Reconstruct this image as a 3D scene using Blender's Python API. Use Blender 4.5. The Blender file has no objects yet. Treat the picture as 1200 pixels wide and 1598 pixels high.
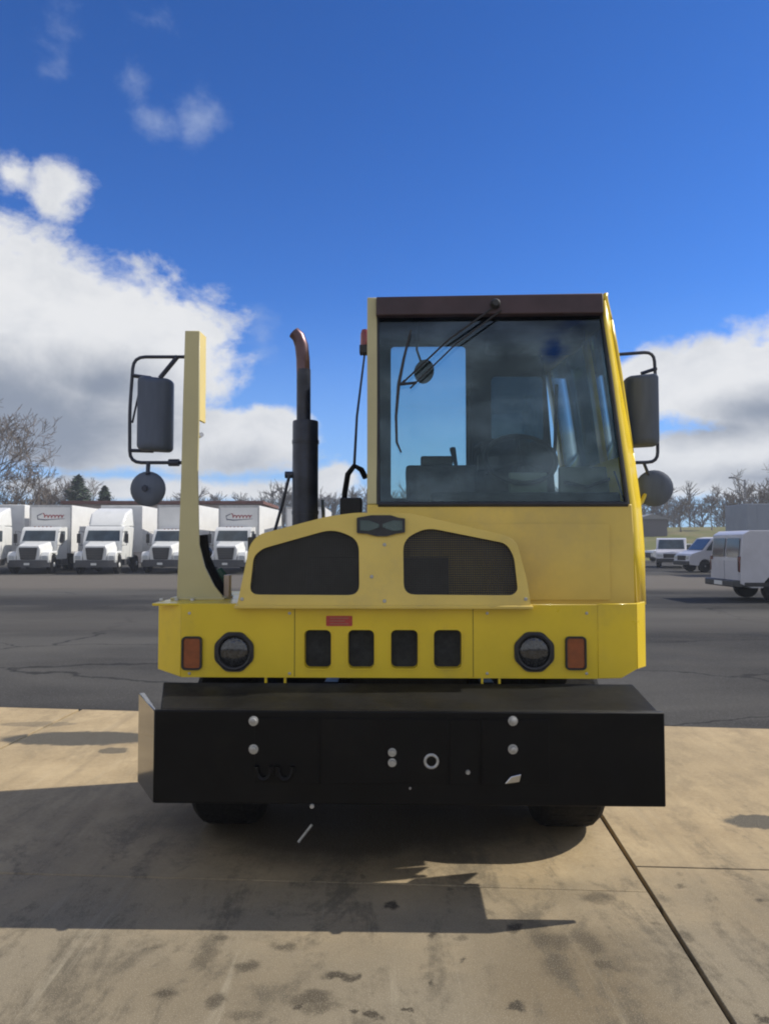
import bpy, bmesh, math, random
from mathutils import Vector, Matrix
from mathutils.geometry import tessellate_polygon
random.seed(7)
R = math.radians
scn = bpy.context.scene
COL = scn.collection

# ------------------------------------------------------------------ camera
F = 1150.0; HOR = 848.0; CAMH = 1.7
TILT = math.atan((HOR - 799.0) / F)
cam_d = bpy.data.cameras.new('camera'); cam = bpy.data.objects.new('camera', cam_d); COL.objects.link(cam)
cam.location = (0, 0, CAMH); cam.rotation_euler = (math.pi/2 + TILT, 0, 0)
cam_d.sensor_fit = 'VERTICAL'; cam_d.sensor_height = 36; cam_d.lens = 36*F/1598
cam_d.clip_start = .05; cam_d.clip_end = 3000
scn.camera = cam

# ------------------------------------------------------------------ sun
TOSUN = Vector((.93, .205, 1.0)).normalized()
sun_el = math.asin(TOSUN.z); sun_az = math.atan2(TOSUN.x, TOSUN.y)
sl = bpy.data.lights.new('sun', 'SUN'); sl.energy = 4.9; sl.angle = R(.53); sl.color = (1, .94, .83)
so = bpy.data.objects.new('sun', sl); COL.objects.link(so)
so.rotation_euler = TOSUN.to_track_quat('Z', 'Y').to_euler()
so.location = (20, 5, 22)

# ------------------------------------------------------------------ view
scn.view_settings.view_transform = 'Standard'; scn.view_settings.look = 'None'
scn.view_settings.gamma = 1; scn.view_settings.use_curve_mapping = False
scn.view_settings.exposure = 0.0
scn.render.engine = 'CYCLES'
scn.cycles.use_denoising = True
scn.cycles.max_bounces = 8; scn.cycles.transparent_max_bounces = 12
scn.cycles.filter_width = 2.0

# ------------------------------------------------------------------ node helper
class NT:
    def __init__(s, tree): s.t = tree; s.N = tree.nodes; s.L = tree.links
    def put(s, sock, v):
        if isinstance(v, bpy.types.NodeSocket): s.L.new(v, sock)
        elif v is not None:
            if hasattr(sock.default_value, '__len__') and not hasattr(v, '__len__'): v = [v]*len(sock.default_value)
            if hasattr(sock.default_value, '__len__') and len(sock.default_value) == 4 and len(v) == 3: v = (*v, 1)
            sock.default_value = v
    def m(s, op, a, b=None, c=None, clamp=False):
        n = s.N.new('ShaderNodeMath'); n.operation = op; n.use_clamp = clamp
        s.put(n.inputs[0], a)
        if b is not None: s.put(n.inputs[1], b)
        if c is not None: s.put(n.inputs[2], c)
        return n.outputs[0]
    def vm(s, op, a, b=None):
        n = s.N.new('ShaderNodeVectorMath'); n.operation = op
        s.put(n.inputs[0], a)
        if b is not None: s.put(n.inputs[1], b)
        return n.outputs['Value'] if op in ('LENGTH', 'DISTANCE', 'DOT_PRODUCT') else n.outputs[0]
    def mix(s, f, a, b, mode='MIX'):
        n = s.N.new('ShaderNodeMix'); n.data_type = 'RGBA'; n.blend_type = mode
        s.put(n.inputs[0], f); s.put(n.inputs[6], a); s.put(n.inputs[7], b)
        return n.outputs[2]
    def noise(s, vec, scale, detail=4, rough=.55, dist=0, out=0):
        n = s.N.new('ShaderNodeTexNoise'); s.put(n.inputs['Vector'], vec)
        n.inputs['Scale'].default_value = scale; n.inputs['Detail'].default_value = detail
        n.inputs['Roughness'].default_value = rough; n.inputs['Distortion'].default_value = dist
        return n.outputs[out]
    def ramp(s, f, stops):
        n = s.N.new('ShaderNodeMapRange'); n.interpolation_type = 'SMOOTHSTEP'
        s.put(n.inputs[0], f)
        for i, v in zip((1, 2, 3, 4), stops): s.put(n.inputs[i], v)
        return n.outputs[0]
    def sep(s, v):
        n = s.N.new('ShaderNodeSeparateXYZ'); s.put(n.inputs[0], v); return n.outputs
    def comb(s, x, y, z):
        n = s.N.new('ShaderNodeCombineXYZ'); s.put(n.inputs[0], x); s.put(n.inputs[1], y); s.put(n.inputs[2], z); return n.outputs[0]

# ------------------------------------------------------------------ world
world = bpy.data.worlds.new('World'); scn.world = world; world.use_nodes = True
w = NT(world.node_tree); w.N.clear()
sky = w.N.new('ShaderNodeTexSky'); sky.sky_type = 'NISHITA'; sky.sun_disc = False
sky.sun_elevation = sun_el; sky.sun_rotation = sun_az; sky.air_density = 1.0; sky.dust_density = .25; sky.ozone_density = 3.0
SKY_STRENGTH = .108
tc = w.N.new('ShaderNodeTexCoord'); d = tc.outputs['Generated']
dx, dy, dz = w.sep(d)
az = w.m('ARCTAN2', dx, dy); el = w.m('ARCSINE', dz)
# deepen the blue of a clean winter sky (photo processing), same over the whole dome
hs = w.N.new('ShaderNodeHueSaturation'); hs.inputs['Saturation'].default_value = 1.22; hs.inputs['Hue'].default_value = .508
hs.inputs['Value'].default_value = 1.0
w.L.new(sky.outputs[0], hs.inputs['Color'])
skycol = w.mix(1.0, hs.outputs[0], (.56, 1.0, 1.52), 'MULTIPLY')
skycol = w.mix(w.ramp(el, (.05, .75, 0, 1)), skycol, w.mix(1.0, skycol, (.73, .79, .76), 'MULTIPLY'))
uv = w.comb(az, w.m('MULTIPLY', el, 1.35), 0)
n_big = w.noise(uv, 3.2, 3, .5)
n_med = w.noise(w.vm('ADD', uv, (3.1, 7.7, 1.3)), 9, 8, .62, .25)
n_sm = w.noise(w.vm('ADD', uv, (1.1, 2.7, 5.3)), 24, 6, .6)
def pa(px, py):
    a = math.atan((px-600)/F); return a, math.atan((HOR-py)/F*math.cos(a))
def blob(px, py, rx, ry, strength=1.0):
    a, e = pa(px, py)
    u = w.m('MULTIPLY', w.m('SUBTRACT', az, a), F/rx); v = w.m('MULTIPLY', w.m('SUBTRACT', el, e), F/ry)
    r = w.m('SQRT', w.m('ADD', w.m('MULTIPLY', u, u), w.m('MULTIPLY', v, v)))
    return w.m('MULTIPLY', w.m('SUBTRACT', 1.0, r, clamp=False), strength)
def fmax(lst):
    o = lst[0]
    for k in lst[1:]: o = w.m('MAXIMUM', o, k)
    return o
core = fmax([blob(-70, 530, 260, 205), blob(80, 525, 165, 135), blob(170, 545, 230, 130), blob(262, 522, 80, 78), blob(20, 610, 330, 85), blob(85, 285, 58, 50, .44),
             blob(5, 262, 42, 36, .34),
             blob(340, 690, 190, 62), blob(150, 690, 170, 52), blob(420, 672, 90, 45, .8), blob(1150, 600, 170, 80), blob(1260, 620, 190, 125), blob(1230, 710, 320, 66),
             blob(1020, 600, 100, 62, .85), blob(1060, 745, 260, 38, .8), blob(300, 765, 420, 26, .55), blob(520, 745, 60, 30, .6)])
wisp = fmax([blob(195, 100, 42, 40, .42), blob(300, 168, 46, 44, .42), blob(85, 70, 36, 60, .3), blob(235, 5, 60, 26, .4),
             blob(405, 525, 40, 56, .4), blob(240, 175, 60, 30, .34)])
# unseen rest of the dome: broken cumulus low down, cover raised to neutralise fill light
outm = w.m('MAXIMUM', w.ramp(w.m('ABSOLUTE', az), (.62, .85, 0, 1)), w.ramp(el, (.95, 1.15, 0, 1)))
gen = w.m('MULTIPLY', w.m('ADD', w.m('SUBTRACT', w.m('MULTIPLY', n_big, 2.4), .98), w.m('MULTIPLY', w.m('SUBTRACT', .75, el), .62)), outm)
gen = w.m('SUBTRACT', gen, w.m('MULTIPLY', w.m('SUBTRACT', 1.0, outm), 2.0))
pert = w.m('ADD', w.m('MULTIPLY', w.m('SUBTRACT', n_med, .5), 1.25), w.m('MULTIPLY', w.m('SUBTRACT', n_sm, .5), .5))
field = w.m('MAXIMUM', core, gen)
dens = w.ramp(w.m('ADD', w.m('ADD', field, w.m('MULTIPLY', pert, .8)), -.02), (.0, .30, 0, .97))
dw = w.ramp(w.m('ADD', wisp, w.m('MULTIPLY', pert, .9)), (.02, .7, 0, .6))
horizon = w.m('MULTIPLY', w.ramp(el, (-.06, .34, .72, 0)), 1.0)
# cloud tone: bright tops, blue-grey bases
darkf = fmax([blob(0, 655, 330, 120, 1.25), blob(150, 600, 170, 70, .9), blob(1120, 668, 170, 36, .8), blob(1200, 640, 150, 45, .95),
              blob(370, 725, 180, 50, .55), blob(1190, 745, 200, 28, .6)])
base_g = w.m('MULTIPLY', outm, w.m('SUBTRACT', n_med, .35))
dk = w.ramp(w.m('ADD', w.m('MAXIMUM', darkf, base_g), w.m('MULTIPLY', w.m('SUBTRACT', n_med, .5), 1.0)), (-.15, .95, 0, 1))
ccol = w.mix(dk, (7.9, 7.95, 8.0), (2.5, 2.85, 3.5))
ccol = w.mix(w.m('MULTIPLY', w.m('SUBTRACT', n_med, .42), 1.2, clamp=True), ccol, w.mix(1.0, ccol, (.84, .87, .92), 'MULTIPLY'))
c1 = w.mix(horizon, skycol, (3.3, 5.3, 8.8))
c1 = w.mix(dw, c1, (4.6, 5.4, 7.0))
c1 = w.mix(dens, c1, ccol)
bg = w.N.new('ShaderNodeBackground'); w.put(bg.inputs[0], c1); bg.inputs[1].default_value = SKY_STRENGTH
wo = w.N.new('ShaderNodeOutputWorld'); w.L.new(bg.outputs[0], wo.inputs[0])

# ------------------------------------------------------------------ materials
MATS = {}
def mat(name, col, rough=.5, metal=0, var=.12, scale=6, bump=.0, bscale=60, coat=0, dirt=None, spec=.5, stretch=None):
    if name in MATS: return MATS[name]
    m = bpy.data.materials.new(name); m.use_nodes = True
    n = NT(m.node_tree); b = n.N['Principled BSDF']
    t = n.N.new('ShaderNodeTexCoord').outputs['Object']
    if stretch: t = n.vm('MULTIPLY', t, stretch)
    f = n.noise(t, scale, 6, .6)
    c = n.mix(n.ramp(f, (.3, .7, 0, 1)), tuple(x*(1-var) for x in col), tuple(min(1, x*(1+var)) for x in col))
    if dirt:
        f2 = n.noise(n.vm('ADD', t, (5, 5, 5)), scale*.6, 8, .7)
        c = n.mix(n.ramp(f2, (.5, .75, 0, dirt[1])), c, dirt[0])
    n.put(b.inputs['Base Color'], c)
    n.put(b.inputs['Roughness'], n.ramp(n.noise(t, scale*2.3, 5, .6), (.25, .75, max(.02, rough*.8), min(1, rough*1.2))))
    b.inputs['Metallic'].default_value = metal
    b.inputs['Specular IOR Level'].default_value = spec
    if coat: b.inputs['Coat Weight'].default_value = coat; b.inputs['Coat Roughness'].default_value = .06
    if bump:
        bn = n.N.new('ShaderNodeBump'); bn.inputs['Strength'].default_value = bump; bn.inputs['Distance'].default_value = .01
        n.L.new(n.noise(t, bscale, 5, .6), bn.inputs['Height']); n.L.new(bn.outputs[0], b.inputs['Normal'])
    MATS[name] = m; return m

def glassmat(name, tint, refl=.1, rough=.01, band=None):
    m = bpy.data.materials.new(name); m.use_nodes = True
    n = NT(m.node_tree); n.N.clear()
    tr = n.N.new('ShaderNodeBsdfTransparent'); tr.inputs[0].default_value = (*tint, 1)
    gl = n.N.new('ShaderNodeBsdfGlossy'); gl.inputs['Roughness'].default_value = rough; gl.inputs[0].default_value = (.62, .80, 1, 1)  # reflected sky blue put into the gloss colour
    lw = n.N.new('ShaderNodeFresnel'); lw.inputs[0].default_value = 1.5
    t = n.N.new('ShaderNodeTexCoord').outputs['Object']
    if band:
        _, _, z_ = n.sep(t)
        n.put(tr.inputs[0], n.mix(n.ramp(z_, (band[0], band[1], 0, 1)), (*tint, 1), (.26, .36, .50, 1)))  # dark blue sky reflection painted as a tint at the pane top
    f = n.m('ADD', n.m('MULTIPLY', lw.outputs[0], .65), n.m('MULTIPLY', n.ramp(n.noise(n.vm('MULTIPLY', t, (1, 1, 2.2)), 2.2, 4, .6), (.38, .72, .15, 1)), refl*1.8), clamp=True)
    mx = n.N.new('ShaderNodeMixShader'); n.L.new(f, mx.inputs[0]); n.L.new(tr.outputs[0], mx.inputs[1]); n.L.new(gl.outputs[0], mx.inputs[2])
    o = n.N.new('ShaderNodeOutputMaterial'); n.L.new(mx.outputs[0], o.inputs[0])
    return m

YEL = mat('yellow_paint', (.74, .54, .018), .34, var=.05, scale=3, bump=.03, bscale=9, coat=.25, dirt=((.30, .22, .08), .32))
POSTM = mat('post_yellow_flared', (.52, .47, .25), .45, var=.05, scale=2.5, bump=.03, bscale=8, coat=.1, dirt=((.36, .31, .2), .25))  # veiling flare put into the colour: greyed version of the yellow
YELH = mat('hood_yellow_flared', (.70, .515, .105), .42, var=.07, scale=2.5, bump=.04, bscale=8, coat=.15, dirt=((.34, .27, .14), .35))  # same yellow paled, the sky's veiling flare mixed into its colour
BLK = mat('black_paint', (.0035, .0035, .0038), .42, var=.3, scale=5, bump=.05, bscale=25, dirt=((.014, .012, .009), .5), spec=.16)
BLKS = mat('black_gloss', (.01, .01, .011), .16, var=.2, scale=5, coat=.6)
RUB = mat('rubber', (.009, .009, .0095), .8, var=.3, scale=20, bump=.2, bscale=120, dirt=((.022, .02, .017), .5), spec=.2)
PLA = mat('black_plastic', (.02, .02, .022), .5, var=.2, scale=14, bump=.08, bscale=200)
NAVY = mat('stack_black', (.028, .034, .055), .38, var=.3, scale=9, metal=.2, dirt=((.04, .035, .03), .4))
CHR = mat('chrome', (.55, .55, .56), .2, metal=1, var=.1, scale=9)
COPP = mat('heated_chrome', (.12, .08, .085), .34, metal=1, var=.2, scale=7)
STEEL = mat('galvanised_bolt', (.42, .42, .41), .42, metal=.55, var=.2, scale=40)
MAROON = mat('visor_maroon', (.050, .026, .028), .5, var=.2, scale=5)
HEAD = mat('cab_trim_grey', (.026, .029, .031), .7, var=.2, scale=8)
DGREY = mat('interior_dark', (.018, .02, .022), .8, var=.2, scale=12, bump=.1, bscale=90)
PALE = mat('interior_pale', (.16, .20, .17), .6, var=.2, scale=6)
AMB = mat('amber_lens', (.27, .062, .014), .15, var=.15, scale=30, coat=.6)
REDL = mat('red_lens', (.20, .02, .025), .15, var=.1, coat=.5)
REDS = mat('red_sticker', (.42, .05, .035), .5, var=.15, scale=60)
LENS = mat('headlamp_glass', (.035, .037, .04), .12, metal=.3, var=.5, scale=60, coat=.9)
MIR = mat('mirror_back', (.075, .095, .14), .5, var=.25, scale=7, stretch=(1, 1, .15))
WHITE = mat('white_paint', (.70, .71, .70), .35, var=.04, scale=2, coat=.2, dirt=((.45, .43, .40), .3))
BOXW = mat('box_white', (.72, .72, .71), .45, var=.04, scale=1.5, dirt=((.5, .49, .46), .35))
GREYV = mat('van_white', (.50, .50, .54), .35, var=.05, scale=2, coat=.2, dirt=((.34, .32, .32), .3))
BLU = mat('dark_window', (.03, .045, .055), .08, var=.4, scale=2, coat=.5)
LOGR = mat('sticker_red', (.36, .07, .08), .5, var=.1)
LOGB = mat('sticker_slate', (.10, .11, .16), .5, var=.1)
BARK = mat('bark', (.15, .125, .105), .9, var=.3, scale=2, bump=.4, bscale=8)
BARKD = mat('bark_dark', (.075, .062, .052), .9, var=.3, scale=2)
EVG = mat('needles', (.035, .062, .032), .85, var=.45, scale=.8)
BRICK = mat('building_wall', (.38, .33, .30), .85, var=.1, scale=1, bump=.2, bscale=6)
ROOFR = mat('roof_brown', (.16, .07, .055), .8, var=.15, scale=2)
GREENH = mat('green_hose', (.02, .08, .05), .45, var=.2, scale=20)
GLASS_W = glassmat('windscreen_glass', (.80, .86, .83), .028, band=(2.80, 2.98))
GLASS_R = glassmat('rear_glass_tint', (.17, .23, .23), .03)
GLASS_C = glassmat('rear_glass_clear', (.92, .97, .96), .02)

# ------------------------------------------------------------------ mesh builder
def V(*a): return Vector(a)
class MB:
    def __init__(s): s.v = []; s.f = []
    def add(s, vs, fs):
        o = len(s.v); s.v += [tuple(x) for x in vs]; s.f += [tuple(i+o for i in f) for f in fs]; return s
    def box(s, x0, x1, y0, y1, z0, z1):
        return s.hexa([(x0, y0, z0), (x1, y0, z0), (x1, y1, z0), (x0, y1, z0)], [(x0, y0, z1), (x1, y0, z1), (x1, y1, z1), (x0, y1, z1)])
    def hexa(s, lo, hi):
        return s.add(list(lo)+list(hi), [(3, 2, 1, 0), (4, 5, 6, 7), (0, 1, 5, 4), (1, 2, 6, 5), (2, 3, 7, 6), (3, 0, 4, 7)])
    def loft(s, rings, cap=True, closed=True):
        n = len(rings[0]); vs = [p for r in rings for p in r]; fs = []
        for i in range(len(rings)-1):
            for j in range(n if closed else n-1):
                k = (j+1) % n; fs.append((i*n+j, i*n+k, (i+1)*n+k, (i+1)*n+j))
        if cap: fs += [tuple(range(n-1, -1, -1)), tuple((len(rings)-1)*n+j for j in range(n))]
        return s.add(vs, fs)
    def tube(s, pts, r, n=8, cap=True):
        pts = [Vector(p) for p in pts]; rs = r if hasattr(r, '__len__') else [r]*len(pts)
        rings = []; up = None
        for i, p in enumerate(pts):
            t = (pts[min(i+1, len(pts)-1)] - pts[max(i-1, 0)]).normalized()
            if up is None: up = Vector((0, 0, 1)) if abs(t.z) < .9 else Vector((1, 0, 0))
            a = t.cross(up).normalized(); b = t.cross(a).normalized(); up = a.cross(t)*1.0 if a.length else up
            up = -b if False else up
            rings.append([p + (a*math.cos(2*math.pi*k/n) + b*math.sin(2*math.pi*k/n))*rs[i] for k in range(n)])
        return s.loft(rings, cap)
    def lathe(s, c, axis, prof, n=24):
        # prof: list of (distance along axis, radius)
        c = Vector(c); ax = Vector(axis).normalized(); u = ax.orthogonal().normalized(); v_ = ax.cross(u)
        rings = [[c + ax*t + (u*math.cos(2*math.pi*k/n) + v_*math.sin(2*math.pi*k/n))*max(r, 1e-4) for k in range(n)] for t, r in prof]
        return s.loft(rings, True)
    def plate(s, loops, fn, depth):
        # loops of 2D points, first outer then holes; fn(u,v,d) -> 3D, d in (0, depth)
        tri = tessellate_polygon([[Vector((p[0], p[1], 0)) for p in l] for l in loops])
        pts = [p for l in loops for p in l]; n = len(pts)
        vs = [fn(p[0], p[1], 0) for p in pts] + [fn(p[0], p[1], depth) for p in pts]
        fs = [tuple(t) for t in tri] + [tuple(i+n for i in reversed(t)) for t in tri]
        o = 0
        for l in loops:
            k = len(l)
            for i in range(k): j = (i+1) % k; fs.append((o+i, o+j, o+j+n, o+i+n))
            o += k
        return s.add(vs, fs)
    def build(s, name, m, parent=None, bevel=0, smooth=True, seg=2, angle=35, sub=0):
        me = bpy.data.meshes.new(name); me.from_pydata(s.v, [], s.f)
        bm = bmesh.new(); bm.from_mesh(me)
        bmesh.ops.remove_doubles(bm, verts=bm.verts, dist=1e-5); bmesh.ops.recalc_face_normals(bm, faces=bm.faces)
        if smooth:
            for f in bm.faces: f.smooth = True
            for e in bm.edges:
                if len(e.link_faces) == 2 and e.calc_face_angle(0) > R(angle): e.smooth = False
        bm.to_mesh(me); bm.free()
        me.materials.append(m)
        o = bpy.data.objects.new(name, me); COL.objects.link(o)
        if parent: o.parent = parent
        if bevel:
            b = o.modifiers.new('bevel', 'BEVEL'); b.width = bevel; b.segments = seg; b.limit_method = 'ANGLE'; b.angle_limit = R(40)
            b.harden_normals = False
        return o
def bx(name, m, parent, x0, x1, y0, y1, z0, z1, bevel=.006):
    return MB().box(x0, x1, y0, y1, z0, z1).build(name, m, parent, bevel)
def thing(name, label, cat, loc=(0, 0, 0), rz=0, group=None):
    o = bpy.data.objects.new(name, None); COL.objects.link(o); o.empty_display_size = .3
    o.location = loc; o.rotation_euler = (0, 0, rz); o['label'] = label; o['category'] = cat
    if group: o['group'] = group
    return o
def tag(o, label, cat, group=None):
    o['label'] = label; o['category'] = cat
    if group: o['group'] = group
    return o
def copy_tree(o, parent=None):
    c = o.copy(); COL.objects.link(c); c.parent = parent
    for ch in list(o.children): copy_tree(ch, c)
    return c
def rrect(x0, x1, z0, z1, r, n=5):
    out = []
    for cx, cz, a0 in ((x1-r, z1-r, 0), (x0+r, z1-r, 90), (x0+r, z0+r, 180), (x1-r, z0+r, 270)):
        for k in range(n+1):
            a = R(a0 + 90*k/n); out.append((cx+r*math.cos(a), cz+r*math.sin(a)))
    return out
def rpoly(pts, r, n=5):
    # round the corners of a polygon
    out = []; k = len(pts)
    for i in range(k):
        p = Vector(pts[i]); a = Vector(pts[i-1]); b = Vector(pts[(i+1) % k])
        rr = r[i] if hasattr(r, '__len__') else r
        da = (a-p); db = (b-p); l = min(rr, da.length*.45, db.length*.45)
        p0 = p + da.normalized()*l; p1 = p + db.normalized()*l
        for j in range(n+1):
            t = j/n; q = p0*(1-t)**2 + p*2*t*(1-t) + p1*t*t; out.append((q.x, q.y))
    return out

def bent(pts, r, n=4):
    pts = [Vector(p) for p in pts]; out = [pts[0]]
    for i in range(1, len(pts)-1):
        p = pts[i]; a = pts[i-1]-p; b_ = pts[i+1]-p; l = min(r, a.length*.45, b_.length*.45)
        p0 = p+a.normalized()*l; p1 = p+b_.normalized()*l
        for j in range(n+1):
            t = j/n; out.append(p0*(1-t)**2 + p*2*t*(1-t) + p1*t*t)
    return out+[pts[-1]]

# ------------------------------------------------------------------ photo measurements -> real positions
CAMP = Vector((0, 0, CAMH)); FW = Vector((0, math.cos(TILT), math.sin(TILT))); UP = Vector((0, -math.sin(TILT), math.cos(TILT)))
def raydir(px, py): return Vector((1, 0, 0))*((px-600)/F) + UP*(-(py-799)/F) + FW
def at(px, py, Y):
    d_ = raydir(px, py); return CAMP + d_*(Y/d_.y)
def gnd(px, py, z=0):
    d_ = raydir(px, py); return CAMP + d_*((z-CAMH)/d_.z)
TRX, TRY, TRA = .12, 3.5, -.022
TM = Matrix.Translation((TRX, TRY, 0)) @ Matrix.Rotation(TRA, 4, 'Z'); TI = TM.inverted()
CL = TI @ CAMP
def L(px, py, yl):
    d_ = TI.to_3x3() @ raydir(px, py); p = CL + d_*((yl-CL.y)/d_.y); return (p.x, p.z)
def L3(px, py, yl):
    p = L(px, py, yl); return Vector((p[0], yl, p[1]))

# ================================================================== GROUND
def ground_mat(kind):
    m = bpy.data.materials.new(kind); m.use_nodes = True
    n = NT(m.node_tree); b = n.N['Principled BSDF']; b.inputs['Specular IOR Level'].default_value = .08
    t = n.N.new('ShaderNodeTexCoord').outputs['Object']
    if kind == 'concrete':
        big = n.noise(t, .55, 5, .6, .4); med = n.noise(t, 2.6, 8, .68, .3); fin = n.noise(t, 38, 6, .7); spk = n.noise(t, 110, 3, .6)
        c = n.mix(n.ramp(med, (.32, .68, 0, 1)), (.43, .315, .172), (.60, .455, .265))
        c = n.mix(n.ramp(big, (.42, .66, 0, .5)), c, (.34, .258, .15))
        c = n.mix(n.ramp(fin, (.38, .7, 0, .35)), c, (.66, .53, .34))
        c = n.mix(n.ramp(spk, (.58, .72, 0, .4)), c, (.24, .185, .11))
        # long dry tyre tracks running towards the viewer
        s = n.noise(n.vm('MULTIPLY', t, (5.5, .35, 1)), 1.0, 4, .6)
        c = n.mix(n.ramp(s, (.52, .72, 0, .38)), c, (.27, .205, .125))
        s2 = n.noise(n.vm('ADD', n.vm('MULTIPLY', t, (7, .5, 1)), (9, 3, 0)), 1.0, 4, .6)
        c = n.mix(n.ramp(s2, (.58, .74, 0, .35)), c, (.66, .53, .35))
        wob = n.vm('MULTIPLY', n.vm('SUBTRACT', n.noise(t, 9, 6, .7, 0, 1), (.5, .5, .5)), (.16, .16, 0))
        tw = n.vm('ADD', t, wob)
        wob2 = n.vm('MULTIPLY', n.vm('SUBTRACT', n.noise(t, 2.5, 5, .65, 0, 1), (.5, .5, .5)), (.5, .5, 0))
        tw2 = n.vm('ADD', t, wob2)
        X, Y, _ = n.sep(tw); X2, Y2, _ = n.sep(tw2)
        acc = None
        ST = [(485, 1558, 38, 14, .6), (500, 1572, 30, 9, .5), (583, 1582, 13, 11, .95), (530, 1520, 24, 8, .85), (548, 1526, 10, 7, .8), (610, 1411, 11, 8, .8),
              (860, 1468, 34, 20, .5), (918, 1470, 24, 22, .5), (930, 1400, 26, 10, .5), (803, 1450, 13, 8, .8), (805, 1568, 16, 8, .8),
              (257, 1552, 20, 14, .65), (335, 1560, 18, 16, .6), (322, 1492, 18, 20, .4), (385, 1508, 22, 9, .6), (445, 1477, 20, 7, .55),
              (672, 1460, 8, 5, .8), (553, 1577, 7, 5, .85), (634, 1577, 6, 5, .85), (467, 1572, 10, 7, .9), (675, 1536, 7, 5, .7),
              (348, 1463, 12, 5, .5), (1187, 1407, 12, 5, .6), (870, 1512, 30, 26, .35), (945, 1506, 16, 8, .5), (380, 1585, 26, 8, .4),
              (240, 1480, 14, 6, .4), (600, 1590, 9, 5, .6), (1190, 1590, 14, 9, .7), (1070, 1462, 14, 8, .4), (725, 1498, 6, 4, .6), (700, 1390, 8, 4, .5)]
        for px, py, rx, ry, st in ST:
            g = gnd(px, py); rxw = rx*g.y/F; ryw = ry*g.y*g.y/(F*CAMH)
            r = n.vm('LENGTH', n.comb(n.m('MULTIPLY', n.m('SUBTRACT', X, g.x), 1/rxw), n.m('MULTIPLY', n.m('SUBTRACT', Y, g.y), 1/ryw), 0))
            k = n.ramp(r, (.35, 1.25, st, 0)); acc = k if acc is None else n.m('MAXIMUM', acc, k)
        stains = acc
        # grey worn patches where asphalt slurry has run over the slab, greasy near zone, and painted shade under the tractor
        acc = None
        for px, py, rx, ry, st in [(125, 1152, 125, 11, 1), (1205, 1283, 75, 12, 1), (178, 1171, 24, 5, .8), (60, 1130, 60, 4, .45)]:
            g = gnd(px, py); rxw = rx*g.y/F; ryw = ry*g.y*g.y/(F*CAMH)
            r = n.vm('LENGTH', n.comb(n.m('MULTIPLY', n.m('SUBTRACT', X, g.x), 1/rxw), n.m('MULTIPLY', n.m('SUBTRACT', Y, g.y), 1/ryw), 0))
            k = n.ramp(r, (.85, 1.08, st, 0)); acc = k if acc is None else n.m('MAXIMUM', acc, k)
        c = n.mix(acc, c, n.mix(fin, (.055, .054, .05), (.085, .083, .076)))
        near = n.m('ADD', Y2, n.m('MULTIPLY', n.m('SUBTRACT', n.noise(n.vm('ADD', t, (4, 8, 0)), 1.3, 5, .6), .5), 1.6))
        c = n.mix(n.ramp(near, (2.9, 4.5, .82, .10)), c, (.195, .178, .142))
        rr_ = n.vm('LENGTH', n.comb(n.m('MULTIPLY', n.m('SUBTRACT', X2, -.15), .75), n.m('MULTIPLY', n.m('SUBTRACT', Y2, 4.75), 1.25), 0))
        c = n.mix(n.ramp(rr_, (.62, 1.3, .88, 0)), c, (.035, .03, .025))  # underbody shade, with some oil, painted dark into the concrete
        acc = None
        for px, py, rx, ry, st in [(900, 1530, 190, 140, .9), (330, 1545, 260, 80, .42), (1180, 1420, 120, 50, .25), (850, 1400, 160, 30, .3), (560, 1500, 260, 70, .18)]:
            g = gnd(px, py); rxw = rx*g.y/F; ryw = ry*g.y*g.y/(F*CAMH)
            r = n.vm('LENGTH', n.comb(n.m('MULTIPLY', n.m('SUBTRACT', X2, g.x), 1/rxw), n.m('MULTIPLY', n.m('SUBTRACT', Y2, g.y), 1/ryw), 0))
            k = n.ramp(r, (.2, 1.3, st, 0)); acc = k if acc is None else n.m('MAXIMUM', acc, k)
        c = n.mix(acc, c, (.165, .128, .08))
        # blackened, walked-in grime with lighter scuffed streaks, strongest where trucks stand and idle
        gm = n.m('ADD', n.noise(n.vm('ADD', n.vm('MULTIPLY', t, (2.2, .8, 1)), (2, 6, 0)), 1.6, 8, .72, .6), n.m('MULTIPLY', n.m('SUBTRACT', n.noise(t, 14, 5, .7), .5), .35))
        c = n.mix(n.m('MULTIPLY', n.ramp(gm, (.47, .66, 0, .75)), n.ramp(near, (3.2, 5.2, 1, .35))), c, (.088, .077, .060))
        sk = n.noise(n.vm('ADD', n.vm('MULTIPLY', t, (9, .45, 1)), (1, 2, 0)), 1.0, 5, .65, .3)
        c = n.mix(n.m('MULTIPLY', n.ramp(sk, (.60, .72, 0, .36)), n.ramp(near, (2.5, 4.5, 1, .4))), c, (.46, .41, .31))
        # scattered small oil drips
        vo = n.N.new('ShaderNodeTexVoronoi'); vo.inputs['Scale'].default_value = 3.4; vo.inputs['Randomness'].default_value = 1
        n.put(vo.inputs['Vector'], n.vm('ADD', t, n.vm('MULTIPLY', wob, (.9, .9, 0))))
        dr = n.m('MULTIPLY', n.ramp(vo.outputs['Distance'], (.05, .13, .8, 0)), n.ramp(n.noise(n.vm('ADD', t, (7, 1, 0)), 1.4, 3), (.50, .60, 0, 1)))
        dr = n.m('MULTIPLY', dr, n.ramp(Y2, (3.2, 4.6, 1, .25)))
        c = n.mix(n.m('MAXIMUM', n.m('MULTIPLY', stains, 1.35, clamp=True), dr), c, (.036, .031, .026))
        gr = n.noise(t, 210, 2, .5); c = n.mix(n.ramp(gr, (.54, .68, 0, .35)), c, (.62, .55, .42))
        c = n.mix(1.0, c, (.86, .86, .85), 'MULTIPLY')
        oi = n.N.new('ShaderNodeObjectInfo')
        c = n.mix(n.m('MULTIPLY', oi.outputs['Random'], .16), c, (.34, .28, .19))
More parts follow.
